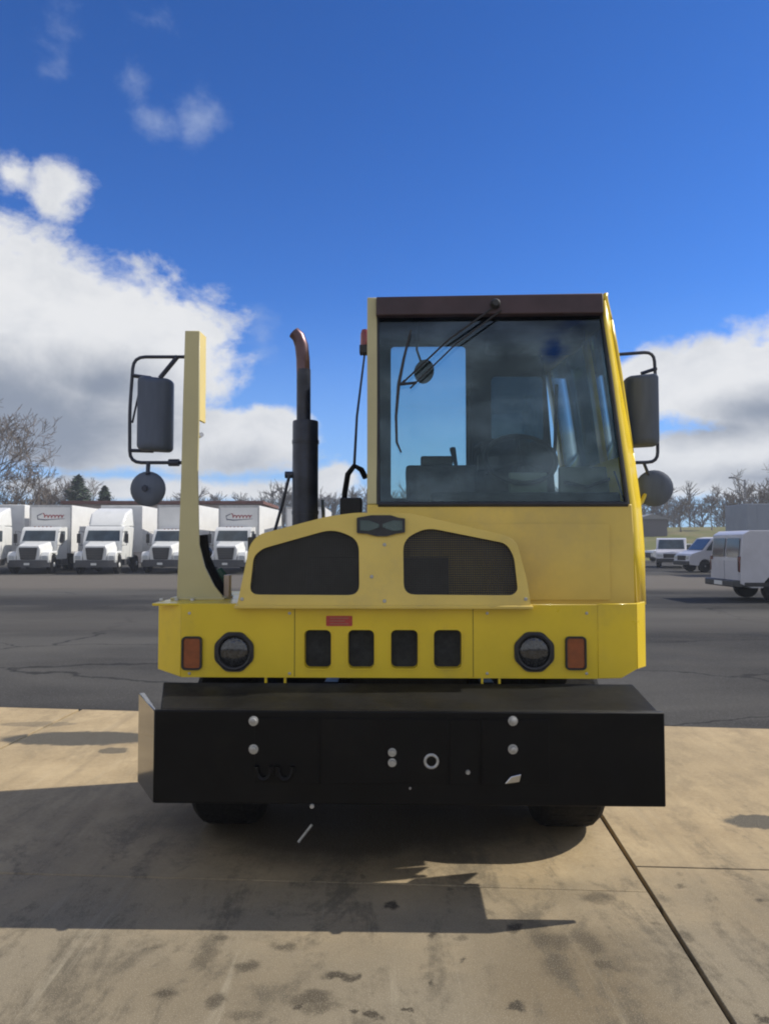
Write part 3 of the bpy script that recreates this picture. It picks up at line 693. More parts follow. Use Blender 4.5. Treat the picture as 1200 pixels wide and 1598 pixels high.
# windscreen with black seal
ws = MB().hexa([(wl0, CY+.012, ZW0), (wr0, CY+.012, ZW0), (wr0, CY+.018, ZW0), (wl0, CY+.018, ZW0)], [(wl1, WY1+.012, ZW1), (wr1, WY1+.012, ZW1), (wr1, WY1+.018, ZW1), (wl1, WY1+.018, ZW1)]).build('windscreen', GLASS_W, cab_front)
sp = lambda a, b_: Vector(a).lerp(Vector(b_), 1)
c00 = Vector((wl0, CY+.004, ZW0)); c10 = Vector((wr0, CY+.004, ZW0)); c11 = Vector((wr1, WY1+.004, ZW1)); c01 = Vector((wl1, WY1+.004, ZW1))
mb = MB()
def bar(a, b_, r): mb.tube([a, b_], r, 8)
bar(c00, c10, .016); bar(c10, c11, .013); bar(c11, c01, .012); bar(c01, c00, .012)
mb.build('windscreen_seal', PLA, ws)
MB().hexa([(wr1-.07, WY1+.03, ZW1), (wr1-.0, WY1+.03, ZW1), (wr1, WY1+.09, ZW1), (wr1-.07, WY1+.09, ZW1)][::1],
          [(wr1-.07, WY1+.03, ZW1+.02), (wr1, WY1+.03, ZW1+.02), (wr1, WY1+.09, ZW1+.02), (wr1-.07, WY1+.09, ZW1+.02)]).build('trim', PLA, ws)
# wiper
def WS(px, py, off=-.02):
    y = CY
    for _ in range(6):
        x, z = L(px, py, y); y = CY + (WY1-CY)*(z-ZW0)/(ZW1-ZW0) + off
    return Vector((x, y, z))
wp = MB().tube([WS(772, 478, -.05), WS(700, 530, -.035), WS(632, 594, -.02)], .006, 6).tube([WS(782, 484, -.05), WS(712, 536, -.035), WS(640, 606, -.02)], .005, 6).build('wiper', PLA, cab_front)
MB().tube([WS(641, 515), WS(630, 560), WS(622, 600), WS(618, 650), WS(619, 690), WS(626, 706)], [.006, .009, .011, .009, .008, .005], 6).build('wiper_blade', PLA, wp)
MB().lathe(WS(772, 476, -.03), (0, -1, 0), [(0, .03), (.03, .03), (.05, .018)], 12).build('wiper_motor_cap', PLA, wp)
MB().tube([WS(632, 594), WS(624, 600), WS(650, 597)], .009, 6).build('wiper_joint', PLA, wp)
# interior: dash, steering wheel, seat, console, cooling fan
I = cab_front
bx('dashboard', DGREY, I, wl0+.30, wr0-.02, CY+.05, CY+.32, L(700, 800, .9)[1], L(780, 772, .9)[1], .02)
cn = L3(682, 750, 1.15)
MB().hexa([(L(640, 0, 1.1)[0], 1.0, AZ1+.05), (L(730, 0, 1.1)[0], 1.0, AZ1+.05), (L(730, 0, 1.1)[0], 1.4, AZ1+.05), (L(640, 0, 1.1)[0], 1.4, AZ1+.05)],
          [(L(632, 0, 1.1)[0], 1.0, L(0, 727, 1.0)[1]), (L(738, 0, 1.1)[0], 1.0, L(0, 727, 1.0)[1]), (L(738, 0, 1.1)[0], 1.4, L(0, 727, 1.0)[1]), (L(632, 0, 1.1)[0], 1.4, L(0, 727, 1.0)[1])]).build('console', DGREY, I, .02)
bx('console_screen', PLA, I, L(655, 0, 1.05)[0], L(704, 0, 1.05)[0], 1.05, 1.12, L(0, 727, 1.0)[1], L(0, 713, 1.05)[1], .012)
sc_ = L3(792, 720, 1.45)
seat = MB().box(sc_.x-.26, sc_.x+.26, 1.15, 1.65, sc_.z-.36, sc_.z-.22).build('seat', DGREY, I, .05, seg=3)
MB().hexa([(sc_.x-.25, 1.58, sc_.z-.25), (sc_.x+.25, 1.58, sc_.z-.25), (sc_.x+.25, 1.70, sc_.z-.25), (sc_.x-.25, 1.70, sc_.z-.25)],
          [(sc_.x-.20, 1.72, sc_.z+.20), (sc_.x+.20, 1.72, sc_.z+.20), (sc_.x+.20, 1.82, sc_.z+.20), (sc_.x-.20, 1.82, sc_.z+.20)]).build('backrest', DGREY, seat, .05, seg=3)
sw = L3(812, 716, 1.12)
ax = Vector((0, -.75, .66)).normalized(); u_ = Vector((1, 0, 0)); v_ = ax.cross(u_)
stw = MB().tube([sw + (u_*math.cos(a)+v_*math.sin(a))*.22 for a in [2*math.pi*k/28 for k in range(29)]], .015, 8).build('steering_wheel', PLA, I)
for a in (R(90), R(210), R(330)): MB().tube([sw - ax*.03, sw + (u_*math.cos(a)+v_*math.sin(a))*.21], .012, 6).build('spoke', PLA, stw)
MB().tube([sw - ax*.03, sw - ax*.35], .03, 10).build('steering_column', PLA, I)
p = L(795, 780, 1.0); q = L(854, 737, 1.0)
bx('instrument_panel', PALE, I, p[0], q[0], 1.0, 1.05, p[1], q[1], .01)
p = L(872, 782, 1.2); q = L(958, 728, 1.2)
dp = bx('door_panel', PALE, I, p[0], q[0], 1.2, 1.23, p[1], q[1], .01)
MB().tube([L3(880, 752, 1.17), L3(915, 760, 1.17), L3(952, 747, 1.17)], .012, 6).build('door_pull', PLA, dp)
MB().tube([L3(958, 735, .9), L3(968, 765, .9), L3(975, 785, .9)], .006, 6).build('cable', PLA, I)
bx('radio', PLA, I, L(742, 0, 1.3)[0], L(775, 0, 1.3)[0], 1.3, 1.36, L(0, 735, 1.3)[1], L(0, 712, 1.3)[1], .008)
bx('paperwork', PALE, I, L(805, 0, .85)[0], L(842, 0, .85)[0], .80, .98, L(0, 781, .85)[1], L(0, 779, .85)[1], .001)
bx('overhead_console', DGREY, I, L(760, 0, 1.0)[0], L(905, 0, 1.0)[0], .95, 1.25, L(0, 545, 1.0)[1], L(0, 522, 1.0)[1], .02)
MB().tube(bent([L3(736, 735, 1.6), L3(740, 700, 1.5), L3(752, 690, 1.4), L3(760, 740, 1.3)], .03), .012, 6).build('coil_cord', PLA, I)
MB().tube([L3(716, 780, .95), L3(711, 725, 1.05), L3(706, 700, 1.1)], [.012, .012, .02], 8).build('shift_lever', PLA, I)
fc = L3(662, 580, .98)
fan = MB().lathe(fc, (.5, -.7, -.3), [(-.03, .02), (-.025, .06), (0, .075), (.02, .06), (.03, .02)], 16).build('cab_fan', DGREY, I)
MB().tube([fc, L3(650, 545, 1.0), L3(655, 500, 1.0)], .008, 6).build('fan_arm', DGREY, fan)
gm = L3(722, 660, 2.1)
MB().tube([L3(868, 600, 1.9), L3(866, 690, 1.9), L3(862, 740, 1.8)], .014, 6).build('seat_belt', DGREY, I)
MB().tube([L3(733, 740, 1.9), L3(735, 600, 2.05)], .012, 6).build('grab_rail', PLA, I)

# ---- corner post on the left with its lit return flange and flared foot
PY0 = .72
lo = [L(x, y, PY0) for x, y in [(276, 938), (279, 860), (283, 740), (286, 620), (289, 516)]]
hi = [L(x, y, PY0) for x, y in [(312, 516), (311, 655), (309, 740), (311, 850), (320, 885), (335, 915), (347, 930), (348, 938)]]
poly = lo + hi
post = MB().plate([[tuple(p) for p in poly]], lambda u, v, d_: (u, PY0+d_, v), .016).build('post', POSTM, T, .003, seg=1)
# flange: sheet running back along the right-hand edge of the upper part, and a full-depth left web
a0 = L(311, 655, PY0); a1 = L(312, 516, PY0)
MB().hexa([(a0[0]-.014, PY0+.017, a0[1]), (a0[0], PY0+.017, a0[1]), (a0[0]+.004, PY0+.13, a0[1]), (a0[0]-.010, PY0+.13, a0[1])],
          [(a1[0]-.014, PY0+.017, a1[1]), (a1[0], PY0+.017, a1[1]), (a1[0]+.004, PY0+.13, a1[1]), (a1[0]-.010, PY0+.13, a1[1])]).build('post_flange', mat('flange_sunlit_yellow', (.74, .60, .22), .4, var=.05, scale=3), post, .003)  # sunlit brightness put into the flange colour
q0 = L(277, 938, PY0); q1 = L(289, 516, PY0)
MB().hexa([(q0[0], PY0+.017, q0[1]), (q0[0]+.014, PY0+.017, q0[1]), (q0[0]+.014, PY0+.16, q0[1]), (q0[0], PY0+.16, q0[1])],
          [(q1[0], PY0+.017, q1[1]), (q1[0]+.014, PY0+.017, q1[1]), (q1[0]+.014, PY0+.16, q1[1]), (q1[0], PY0+.16, q1[1])]).build('post_web', POSTM, post, .003)
MB().box(q0[0]-.03, L(352, 938, PY0)[0], PY0-.03, PY0+.2, AZ1+.002, AZ1+.016).build('post_foot', POSTM, post, .003)
for px in (240+12, 275, 300):
    c = L3(px, 938, PY0-.06); MB().lathe((c.x, PY0-.05, AZ1+.001), (0, 0, 1), [(0, .014), (.012, .012)], 8).build('bolt', STEEL, post)
c = L3(313, 679, PY0+.05); MB().lathe(c, (.6, -.8, 0), [(-.03, .016), (.02, .014)], 10).build('post_bolt', CHR, post)
# dark hoses and bracket between post and hood
MB().tube([L3(316, 835, .95), L3(320, 870, .95), L3(333, 900, .93), L3(348, 925, .9), L3(352, 945, .9)], .034, 10).build('intake_hose', RUB, T)
MB().tube([L3(340, 890, 1.0), L3(352, 905, 1.0), L3(356, 940, 1.0)], .03, 8).build('coolant_hose', GREENH, T)
MB().lathe(L3(323, 862, 1.0), (0, -1, 0), [(0, .035), (.05, .035)], 12).build('hose_clamp', PLA, T)
MB().box(L(358, 0, .8)[0], L(366, 0, .8)[0], .8, .86, AZ1, L(0, 897, .8)[1]).build('latch_bracket', mat('latch_pale', (.45, .36, .3), .5), T, .003)

# ---- mirrors
MY = .80
ml = MB().tube(bent([L3(300, 557, MY), L3(209, 557, MY), L3(203, 640, MY), L3(203, 722, MY), L3(290, 722, MY)], .07), .0105, 8).build('mirror_bracket', NAVY, T)
MB().tube([L3(278, 556, MY), L3(250, 590, MY-.02)], .014, 8).build('brace', NAVY, ml)
MB().tube([L3(207, 586, MY), L3(236, 590, MY)], .012, 8).build('brace', NAVY, ml)
MB().tube([L3(203, 703, MY), L3(240, 704, MY)], .011, 8).build('brace', NAVY, ml)
MB().tube([L3(218, 610, MY), L3(207, 660, MY)], .006, 6).build('brace', NAVY, ml)
MB().lathe(L3(272, 722, MY), (1, 0, 0), [(-.03, .022), (.03, .022)], 10).build('pivot', NAVY, ml)
def mirror_head(px0, px1, py0, py1, y, rot, par, m=MIR, bulge=.05):
    p = L(px0, py1, y); q = L(px1, py0, y); cx = (p[0]+q[0])/2
    outl = rrect(p[0], q[0], p[1], q[1], .03)
    cz = (p[1]+q[1])/2
    rings = []
    for d_, s in ((.05, 1.0), (.03, 1.0), (.0, .97), (-.025, .86), (-.04, .6), (-.045, .2)):
        ring = []
        for (x, z) in outl:
            xx = cx+(x-cx)*s; zz = cz+(z-cz)*(1-(1-s)*.25); ring.append((xx, y+d_+(xx-cx)*rot, zz))
        rings.append(ring)
    o = MB().loft(rings).build('mirror', m, par)
    MB().plate([[(cx+(x-cx)*.94, cz+(z-cz)*.97) for x, z in outl]], lambda u, v, d_: (u, y+.051+d_+(u-cx)*rot, v), .003).build('mirror_glass', CHR, o)
    return o
mirror_head(217, 265, 588, 704, MY-.02, .5, ml)
c = L3(231, 763, MY); rm = MB().lathe(c, (0, 1, 0), [(-.022, .01), (-.021, .05), (-.014, .085), (-.004, .098), (.0, .104), (.012, .104), (.014, .09)], 24).build('round_mirror', MIR, ml)
MB().tube([L3(232, 722, MY), L3(231, 740, MY-.02)], .013, 8).build('brace', NAVY, rm)
MB().lathe(c+Vector((0, -.05, 0)), (0, -1, 0), [(0, .02), (.012, .016)], 8).build('brace', NAVY, rm)
MYR = .95
mr = MB().tube(bent([L3(966, 553, MYR), L3(1020, 549, MYR), L3(1025, 640, MYR), L3(1026, 721, MYR), L3(990, 722, MYR)], .06), .0105, 8).build('mirror_bracket', NAVY, T)
mirror_head(981, 1024, 584, 697, MYR-.01, -.5, mr)
MB().tube([L3(1000, 583, MYR), L3(1024, 575, MYR)], .011, 8).build('brace', NAVY, mr)
c = L3(1020, 762, MYR); rm = MB().lathe(c, (.25, 1, 0), [(-.022, .01), (-.021, .05), (-.014, .09), (-.004, .104), (.0, .110), (.012, .110), (.014, .09)], 24).build('round_mirror', MIR, mr)
MB().tube([L3(1004, 722, MYR), L3(1012, 742, MYR)], .01, 8).build('brace', NAVY, rm)
MB().tube([L3(996, 789, .9), L3(1001, 783, .92), L3(1006, 772, MYR)], .012, 8).build('brace', YEL, rm)

# ---- exhaust stack
EY = 1.5
ex = MB().lathe(L3(477, 657, EY), (0, 0, -1), [(0, .055), (.002, .085), (.01, .088), (.62, .088), (1.3, .088)], 28).build('exhaust', NAVY, T)
p0 = L3(472, 657, EY); 
MB().tube([L3(474, 660, EY), L3(474, 600, EY), L3(473, 560, EY), L3(471, 540, EY), L3(466, 526, EY), L3(459, 519, EY)], [.047, .047, .047, .047, .045, .043], 20, cap=False).build('tailpipe', COPP, ex)
MB().tube([L3(474, 656, EY), L3(474, 577, EY)], .0485, 20).build('pipe_sleeve', NAVY, ex)
for k in range(2):
    zc = L(477, 690+110*k, EY)[1]; MB().lathe((L(477, 700, EY)[0], EY, zc), (0, 0, 1), [(-.012, .089), (-.012, .092), (.012, .092), (.012, .089)], 28).build('clamp_band', NAVY, ex)
MB().tube([L3(452, 741, EY-.02), L3(440, 790, EY-.02), L3(429, 828, EY-.02)], .011, 8).build('stay', NAVY, ex)
MB().lathe(L3(452, 741, EY), (1, 0, 0), [(-.03, .024), (.06, .024)], 10).build('stay_clamp', NAVY, ex)
MB().tube([L3(503, 780, EY+.1), L3(505, 812, EY+.1)], .012, 8).build('filler_pipe', CHR, T)

# ---- beacon, rod and air hoses at the back of the cab
BY = 2.0
bc = L3(566, 549, BY); bc.x = lx(3)-.075
bea = MB().box(bc.x-.04, bc.x+.04, BY-.04, BY+.04, bc.z-.02, bc.z+.045).build('beacon', PLA, T, .006)
MB().lathe((bc.x, BY, bc.z+.046), (0, 0, 1), [(0, .036), (.09, .034), (.12, .025), (.128, .005)], 18).build('beacon_lens', REDL, bea)
MB().tube([Vector((bc.x, BY, bc.z)), L3(557, 650, BY), L3(553, 725, BY)], [.008, .010, .012], 6).build('hose_hanger', NAVY, T)
MB().tube([L3(537, 806, BY), L3(538, 770, BY), L3(543, 740, BY), L3(553, 727, BY), L3(564, 733, BY), L3(570, 745, BY+.05)], .022, 10).build('air_hose', RUB, T)
bx('hose_box', PLA, T, L(533, 0, BY)[0], L(566, 0, BY)[0], BY-.05, BY+.1, AZ1+.3, L(0, 778, BY)[1], .01)

# ---- chassis, axles and wheels
for s in (-1, 1): bx('frame_rail', BLK, T, .0+s*.42-.04, .0+s*.42+.04, .52, 5.0, .72, .95)
bx('oil_pan_light_block', BLK, T, -.42, .42, .62, 1.9, .30, .62, .04)  # unseen pan added to cut fill light on the ground beneath
for s in (-1, 1): bx('splash_shield_light_block', RUB, T, .0+s*.72-.22, .0+s*.72+.18, 1.70, 1.715, .18, .95, .004)  # unseen shields added to block light from behind
bx('engine', DGREY, T, -.35, .35, .8, 1.6, .62, 1.3, .04)
def tyre_mb(cx, wdt, cy, r):
    hw = wdt/2
    return MB().lathe((cx, cy, r), (1, 0, 0), [(-hw*.8, r*.56), (-hw*.95, r*.62), (-hw, r*.80), (-hw*.93, r*.93), (-hw*.75, r*.99), (-hw*.3, r), (hw*.3, r), (hw*.75, r*.99), (hw*.93, r*.93), (hw, r*.8), (hw*.95, r*.62), (hw*.8, r*.56)], 44)
def wheel(cx, cy, side, wdt=.38, r=.5):
    wh = tyre_mb(cx, wdt, cy, r).build('wheel', RUB, T)
    MB().lathe((cx+side*wdt*.40, cy, r), (side, 0, 0), [(-.02, r*.57), (.0, r*.55), (-.06, r*.48), (-.08, r*.3), (-.02, r*.26), (.03, r*.2), (.035, .01)], 28).build('rim', WHITE, wh)
    for k in range(8):
        a = 2*math.pi*k/8; MB().lathe((cx+side*(wdt*.40-.07), cy+math.cos(a)*r*.36, r+math.sin(a)*r*.36), (side, 0, 0), [(0, .013), (.03, .012)], 6).build('wheel_nut', STEEL, wh)
    tb = MB(); n = 44
    for k in range(n):
        a = 2*math.pi*(k+.5)/n
        for sgn in (-1, 1):
            x0, x1 = sorted((cx+sgn*wdt*.08, cx+sgn*wdt*.31)); da = .05
            pts = []
            for aa, rr in ((a-da, r*.985), (a+da, r*.985), (a+da, r+.001), (a-da, r+.001)): pts.append((cy+math.cos(aa)*rr, r+math.sin(aa)*rr))
            tb.hexa([(x0, *p_) for p_ in pts], [(x1, *p_) for p_ in pts])
    o = tb.build('tread', RUB, wh, smooth=False); o['kind'] = 'stuff'
FWY = 1.12
for cx, s in ((-1.06, -1), (.93, 1)): wheel(cx, FWY, s)
MB().tube([(-1.0, FWY, .5), (.95, FWY, .5)], .06, 10).build('front_axle', BLK, T)
for s in (-1, 1):
    wheel(s*.80, 4.1, s, .29); wheel(s*1.12, 4.1, s, .29)
MB().tube([(-1.0, 4.1, .5), (1.0, 4.1, .5)], .09, 12).build('rear_axle', BLK, T)
MB().lathe((0, 4.1, .5), (0, 1, 0), [(-.25, .06), (-.15, .2), (.1, .22), (.2, .08)], 16).build('differential', BLK, T)
fw = MB().plate([rpoly([(-.45, 3.55), (.45, 3.55), (.5, 4.3), (.42, 4.65), (.10, 4.65), (.04, 4.1), (-.04, 4.1), (-.10, 4.65), (-.42, 4.65), (-.5, 4.3)], .05, 3)], lambda u, v, d_: (u, v, 1.16+d_), .05).build('fifth_wheel', BLK, T, .008)
for s in (-1, 1): MB().box(s*.42-.05, s*.42+.05, 2.6, 4.5, .96, 1.15).build('lift_arm', BLK, T, .01)
bx('rear_deck', BLK, T, -.75, .85, 2.3, 3.2, .96, .99)
bx('fuel_tank', BLK, T, -1.15, -.55, 2.1, 2.9, .45, .90, .08)
bx('battery_box', BLK, T, .6, 1.2, 2.3, 2.9, .45, .9, .02)
for s in (-1, 1): MB().box(s*.96-.3, s*.96+.3, 4.75, 4.77, .3, .95).build('mud_flap', RUB, T, .003)

# ================================================================== BACKGROUND VEHICLES
def arch_profile(pts, w2, mb, x0=0):
    """side outline (y,z) extruded across x"""
    mb.plate([pts], lambda u, v, d_: (x0-w2+d_, u, v), 2*w2); return mb
def wheel_simple(par, x, y, r, side, w_=.26, rimm=WHITE):
    wh = MB().lathe((x, y, r), (1, 0, 0), [(-w_/2, r*.6), (-w_/2, r*.92), (-w_*.35, r), (w_*.35, r), (w_/2, r*.92), (w_/2, r*.6)], 20).build('wheel', RUB, par)
    MB().lathe((x+side*w_*.5, y, r), (side, 0, 0), [(-.02, r*.6), (0, r*.56), (-.05, r*.4), (.03, r*.2), (.03, .01)], 16).build('rim', rimm, wh)
def conventional_cab(t, roof_z=2.65, wide=1.05, fairing=False, grille_w=.42):
    """bonneted truck nose; the front bumper at y=0, forward is -y"""
    hood = MB().loft([[(-.62, .12, .75), (.62, .12, .75), (.66, .10, 1.35), (.55, .16, 1.58), (-.55, .16, 1.58), (-.66, .10, 1.35)],
                      [(-.80, 1.45, .75), (.80, 1.45, .75), (.86, 1.45, 1.45), (.72, 1.45, 1.82), (-.72, 1.45, 1.82), (-.86, 1.45, 1.45)]]).build('hood', WHITE, t, .05, seg=3)
    for s in (-1, 1):
        fn = [(.12, .62), (.10, 1.0), (.25, 1.22), (1.25, 1.28), (1.45, 1.1), (1.45, .78), (1.28, .78), (1.18, 1.0), (.85, 1.12), (.52, 1.0), (.42, .62)]
        MB().plate([fn], lambda u, v, d_, s=s: (s*.66+s*d_, u, v), .48).build('fender', WHITE, t, .05, seg=3)
        hl = MB().plate([rrect(s*.90-.13, s*.90+.13, .82, 1.02, .04)], lambda u, v, d_: (u, .085+d_, v), .04).build('headlight', mat('truck_headlight', (.45, .48, .5), .1, coat=.5), t, .01)
        wheel_simple(t, s*1.0, .88, .5, s)
    g = MB().plate([rpoly([(-.40, .80), (.40, .80), (.50, 1.46), (-.50, 1.46)], .05, 3)], lambda u, v, d_: (u, .06+d_, v), .05).build('grille', PLA, t, .01)
    for k in range(6): MB().box(-.40, .40, .045, .062, .88+k*.095, .915+k*.095).build('grille_bar', mat('grille_bar', (.09, .09, .09), .4), g)
    bp = MB().loft([[(-1.15, .18, .38), (-1.15, .3, .38), (-1.15, .3, .78), (-1.15, .18, .78)], [(-.75, -.06, .38), (-.75, .1, .38), (-.75, .1, .78), (-.75, -.06, .78)],
               [(.75, -.06, .38), (.75, .1, .38), (.75, .1, .78), (.75, -.06, .78)], [(1.15, .18, .38), (1.15, .3, .38), (1.15, .3, .78), (1.15, .18, .78)]]).build('front_bumper', mat('truck_bumper', (.05, .052, .06), .45), t, .02)
    MB().box(-.15, .15, -.07, -.058, .50, .62).build('number_plate', WHITE, bp)
    cabp = [(1.46, .80), (1.46, 1.78), (1.78, 2.48), (1.98, roof_z), (3.0, roof_z+.03), (3.0, .80)]
    cabo = MB().plate([rpoly(cabp, .08, 3)], lambda u, v, d_: (-wide+d_, u, v), 2*wide).build('cab', WHITE, t, .06, seg=3)
    wsn = MB().hexa([(-wide+.13, 1.478, 1.84), (wide-.13, 1.478, 1.84), (wide-.13, 1.488, 1.83), (-wide+.13, 1.488, 1.83)],
                    [(-wide+.20, 1.752, 2.44), (wide-.20, 1.752, 2.44), (wide-.20, 1.762, 2.43), (-wide+.20, 1.762, 2.43)]).build('windscreen', BLU, t)
    MB().box(-.015, .015, 1.45, 1.47, 1.80, 1.84).build('divider', PLA, wsn)
    for s in (-1, 1):
        pl = [(1.72, 1.80), (1.98, 2.42), (2.62, 2.42), (2.62, 1.80)]
        MB().plate([rpoly(pl, .04, 3)], lambda u, v, d_, s=s: (s*(wide+.004)+s*d_, u, v), .008).build('side_window', BLU, t)
        m_ = MB().tube([(s*wide, 1.62, 2.35), (s*(wide+.25), 1.5, 2.4), (s*(wide+.25), 1.5, 1.6), (s*wide, 1.55, 1.6)], .02, 6).build('mirror_bracket', PLA, t)
        MB().box(s*(wide+.25)-.1, s*(wide+.25)+.1, 1.45, 1.53, 1.72, 2.25).build('mirror', PLA, m_, .02)
        MB().box(s*1.02-.12, s*1.02+.12, 1.9, 2.9, .45, .78).build('step', mat('step_dark', (.05, .05, .055), .5), t, .02)
    for k in range(5): MB().box(-.45+k*.225-.03, -.45+k*.225+.03, 2.0, 2.10, roof_z+.0, roof_z+.04).build('marker_light', AMB, t, .01)
    for s in (-1, 1): MB().box(s*.4-.05, s*.4+.05, .3, 3.2, .62, .80).build('frame_rail', BLK, t)
    if fairing:
        MB().loft([[(-.95, 1.95, roof_z-.02), (.95, 1.95, roof_z-.02), (.90, 2.05, roof_z+.12), (-.90, 2.05, roof_z+.12)],
                   [(-1.08, 2.6, roof_z-.02), (1.08, 2.6, roof_z-.02), (1.0, 2.6, roof_z+.75), (-1.0, 2.6, roof_z+.75)],
                   [(-1.1, 3.9, roof_z-.02), (1.1, 3.9, roof_z-.02), (1.0, 3.9, roof_z+1.12), (-1.0, 3.9, roof_z+1.12)]]).build('roof_fairing', WHITE, t, .08, seg=3)
        MB().box(-1.1, 1.1, 3.01, 3.9, .85, roof_z-.03).build('sleeper', WHITE, t, .05)
def script_logo(t, y, cx, cz, wdt):
    """hand-script style marking in dull red with a slate swoosh, printed on the box front"""
    pts = []
    for k in range(70):
        a = k/69; pts.append((cx-wdt*.28+a*wdt*.72 + math.sin(a*38)*wdt*.022, y, cz + math.sin(a*38+1.3)*.085*(1.5 if k < 9 else 1) + (.06 if k < 9 else 0)))
    MB().tube(pts, .028, 4).build('script_marking', LOGR, t)
    MB().tube([(cx-wdt*.30, y, cz+.18), (cx-wdt*.47, y, cz+.05), (cx-wdt*.45, y, cz-.16), (cx-wdt*.2, y, cz-.20), (cx+wdt*.48, y, cz-.13)], [.02, .03, .035, .03, .01], 4).build('swoosh', LOGB, t)
def box_body(t, logo, y0=3.15, ln=7.4, z1=3.98, w2=1.22):
    b = MB().box(-w2, w2, y0, y0+ln, 1.12, z1).build('cargo_box', BOXW, t, .03)
    MB().box(-w2-.008, w2+.008, y0-.012, y0+.06, z1-.12, z1+.012).build('top_rail', mat('box_rail', (.45, .45, .46), .4, metal=.3), b)
    for s in (-1, 1):
        MB().box(s*(w2-.03)-.045, s*(w2-.03)+.045, y0-.014, y0+.02, 1.12, z1-.13).build('corner_rail', mat('box_rail', (.45, .45, .46)), b)
        MB().box(s*w2-.012, s*w2+.012, y0+.08, y0+ln-.05, 1.10, 1.22).build('bottom_rail', mat('box_rail', (.45, .45, .46)), b)
    if logo: script_logo(t, y0-.012, 0.02, 3.30, 1.7)
    for s in (-1, 1):
        MB().box(s*.4-.05, s*.4+.05, 3.2, y0+ln-.3, .78, 1.1).build('frame_rail', BLK, t)
        for dx_ in (0, .30): wheel_simple(t, s*(1.05-dx_), y0+ln-2.0, .5, s)
    MB().box(-1.15, -.75, 4.2, 5.6, .5, .95).build('tank', PLA, t, .05); MB().box(.75, 1.15, 4.2, 5.6, .5, .95).build('tank', PLA, t, .05)
def bgx(px, Y): return (px-600)/F*Y
g_tr = 'white trucks parked in a row across the lot'
ta = thing('box_truck', 'white box truck with red script on its box front, leftmost of the two such trucks', 'box truck', (bgx(44, 40.8), 40.8, 0), R(3), g_tr)
conventional_cab(ta); box_body(ta, True)
tb_ = copy_tree(ta); tb_.location = (bgx(352, 41.2), 41.2, 0); tb_.rotation_euler = (0, 0, R(-2.5)); tb_['label'] = 'white box truck with red script, glimpsed between the yellow post and the exhaust stack'
tc_ = thing('highway_tractor', 'white highway tractor with tall roof fairing, right beside the leftmost box truck', 'truck', (bgx(148, 40.5), 40.5, 0), R(4), g_tr)
conventional_cab(tc_, 2.7, 1.08, True)
MB().box(-1.27, 1.27, 5.2, 13, 1.15, 4.05).build('trailer', BOXW, tc_, .03)
for s in (-1, 1):
    for yy in (4.3, 11.6): wheel_simple(tc_, s*1.05, yy, .5, s)
td_ = thing('box_truck', 'plain white box truck without script, half hidden behind the yellow post', 'box truck', (bgx(251, 41.6), 41.6, 0), R(-2), g_tr)
conventional_cab(td_, 2.52, 1.0); box_body(td_, False, 3.1, 6.6, 4.02, 1.25)
te_ = copy_tree(tc_); te_.location = (bgx(-62, 39.5), 39.5, 0); te_['label'] = 'white highway tractor cut off by the left edge of the picture'
tf_ = copy_tree(ta); tf_.location = (bgx(352, 41.2)+4.0, 43.0, 0); tf_.rotation_euler = (0, 0, R(1)); tf_['label'] = 'white box truck mostly hidden behind the exhaust stack and hood'

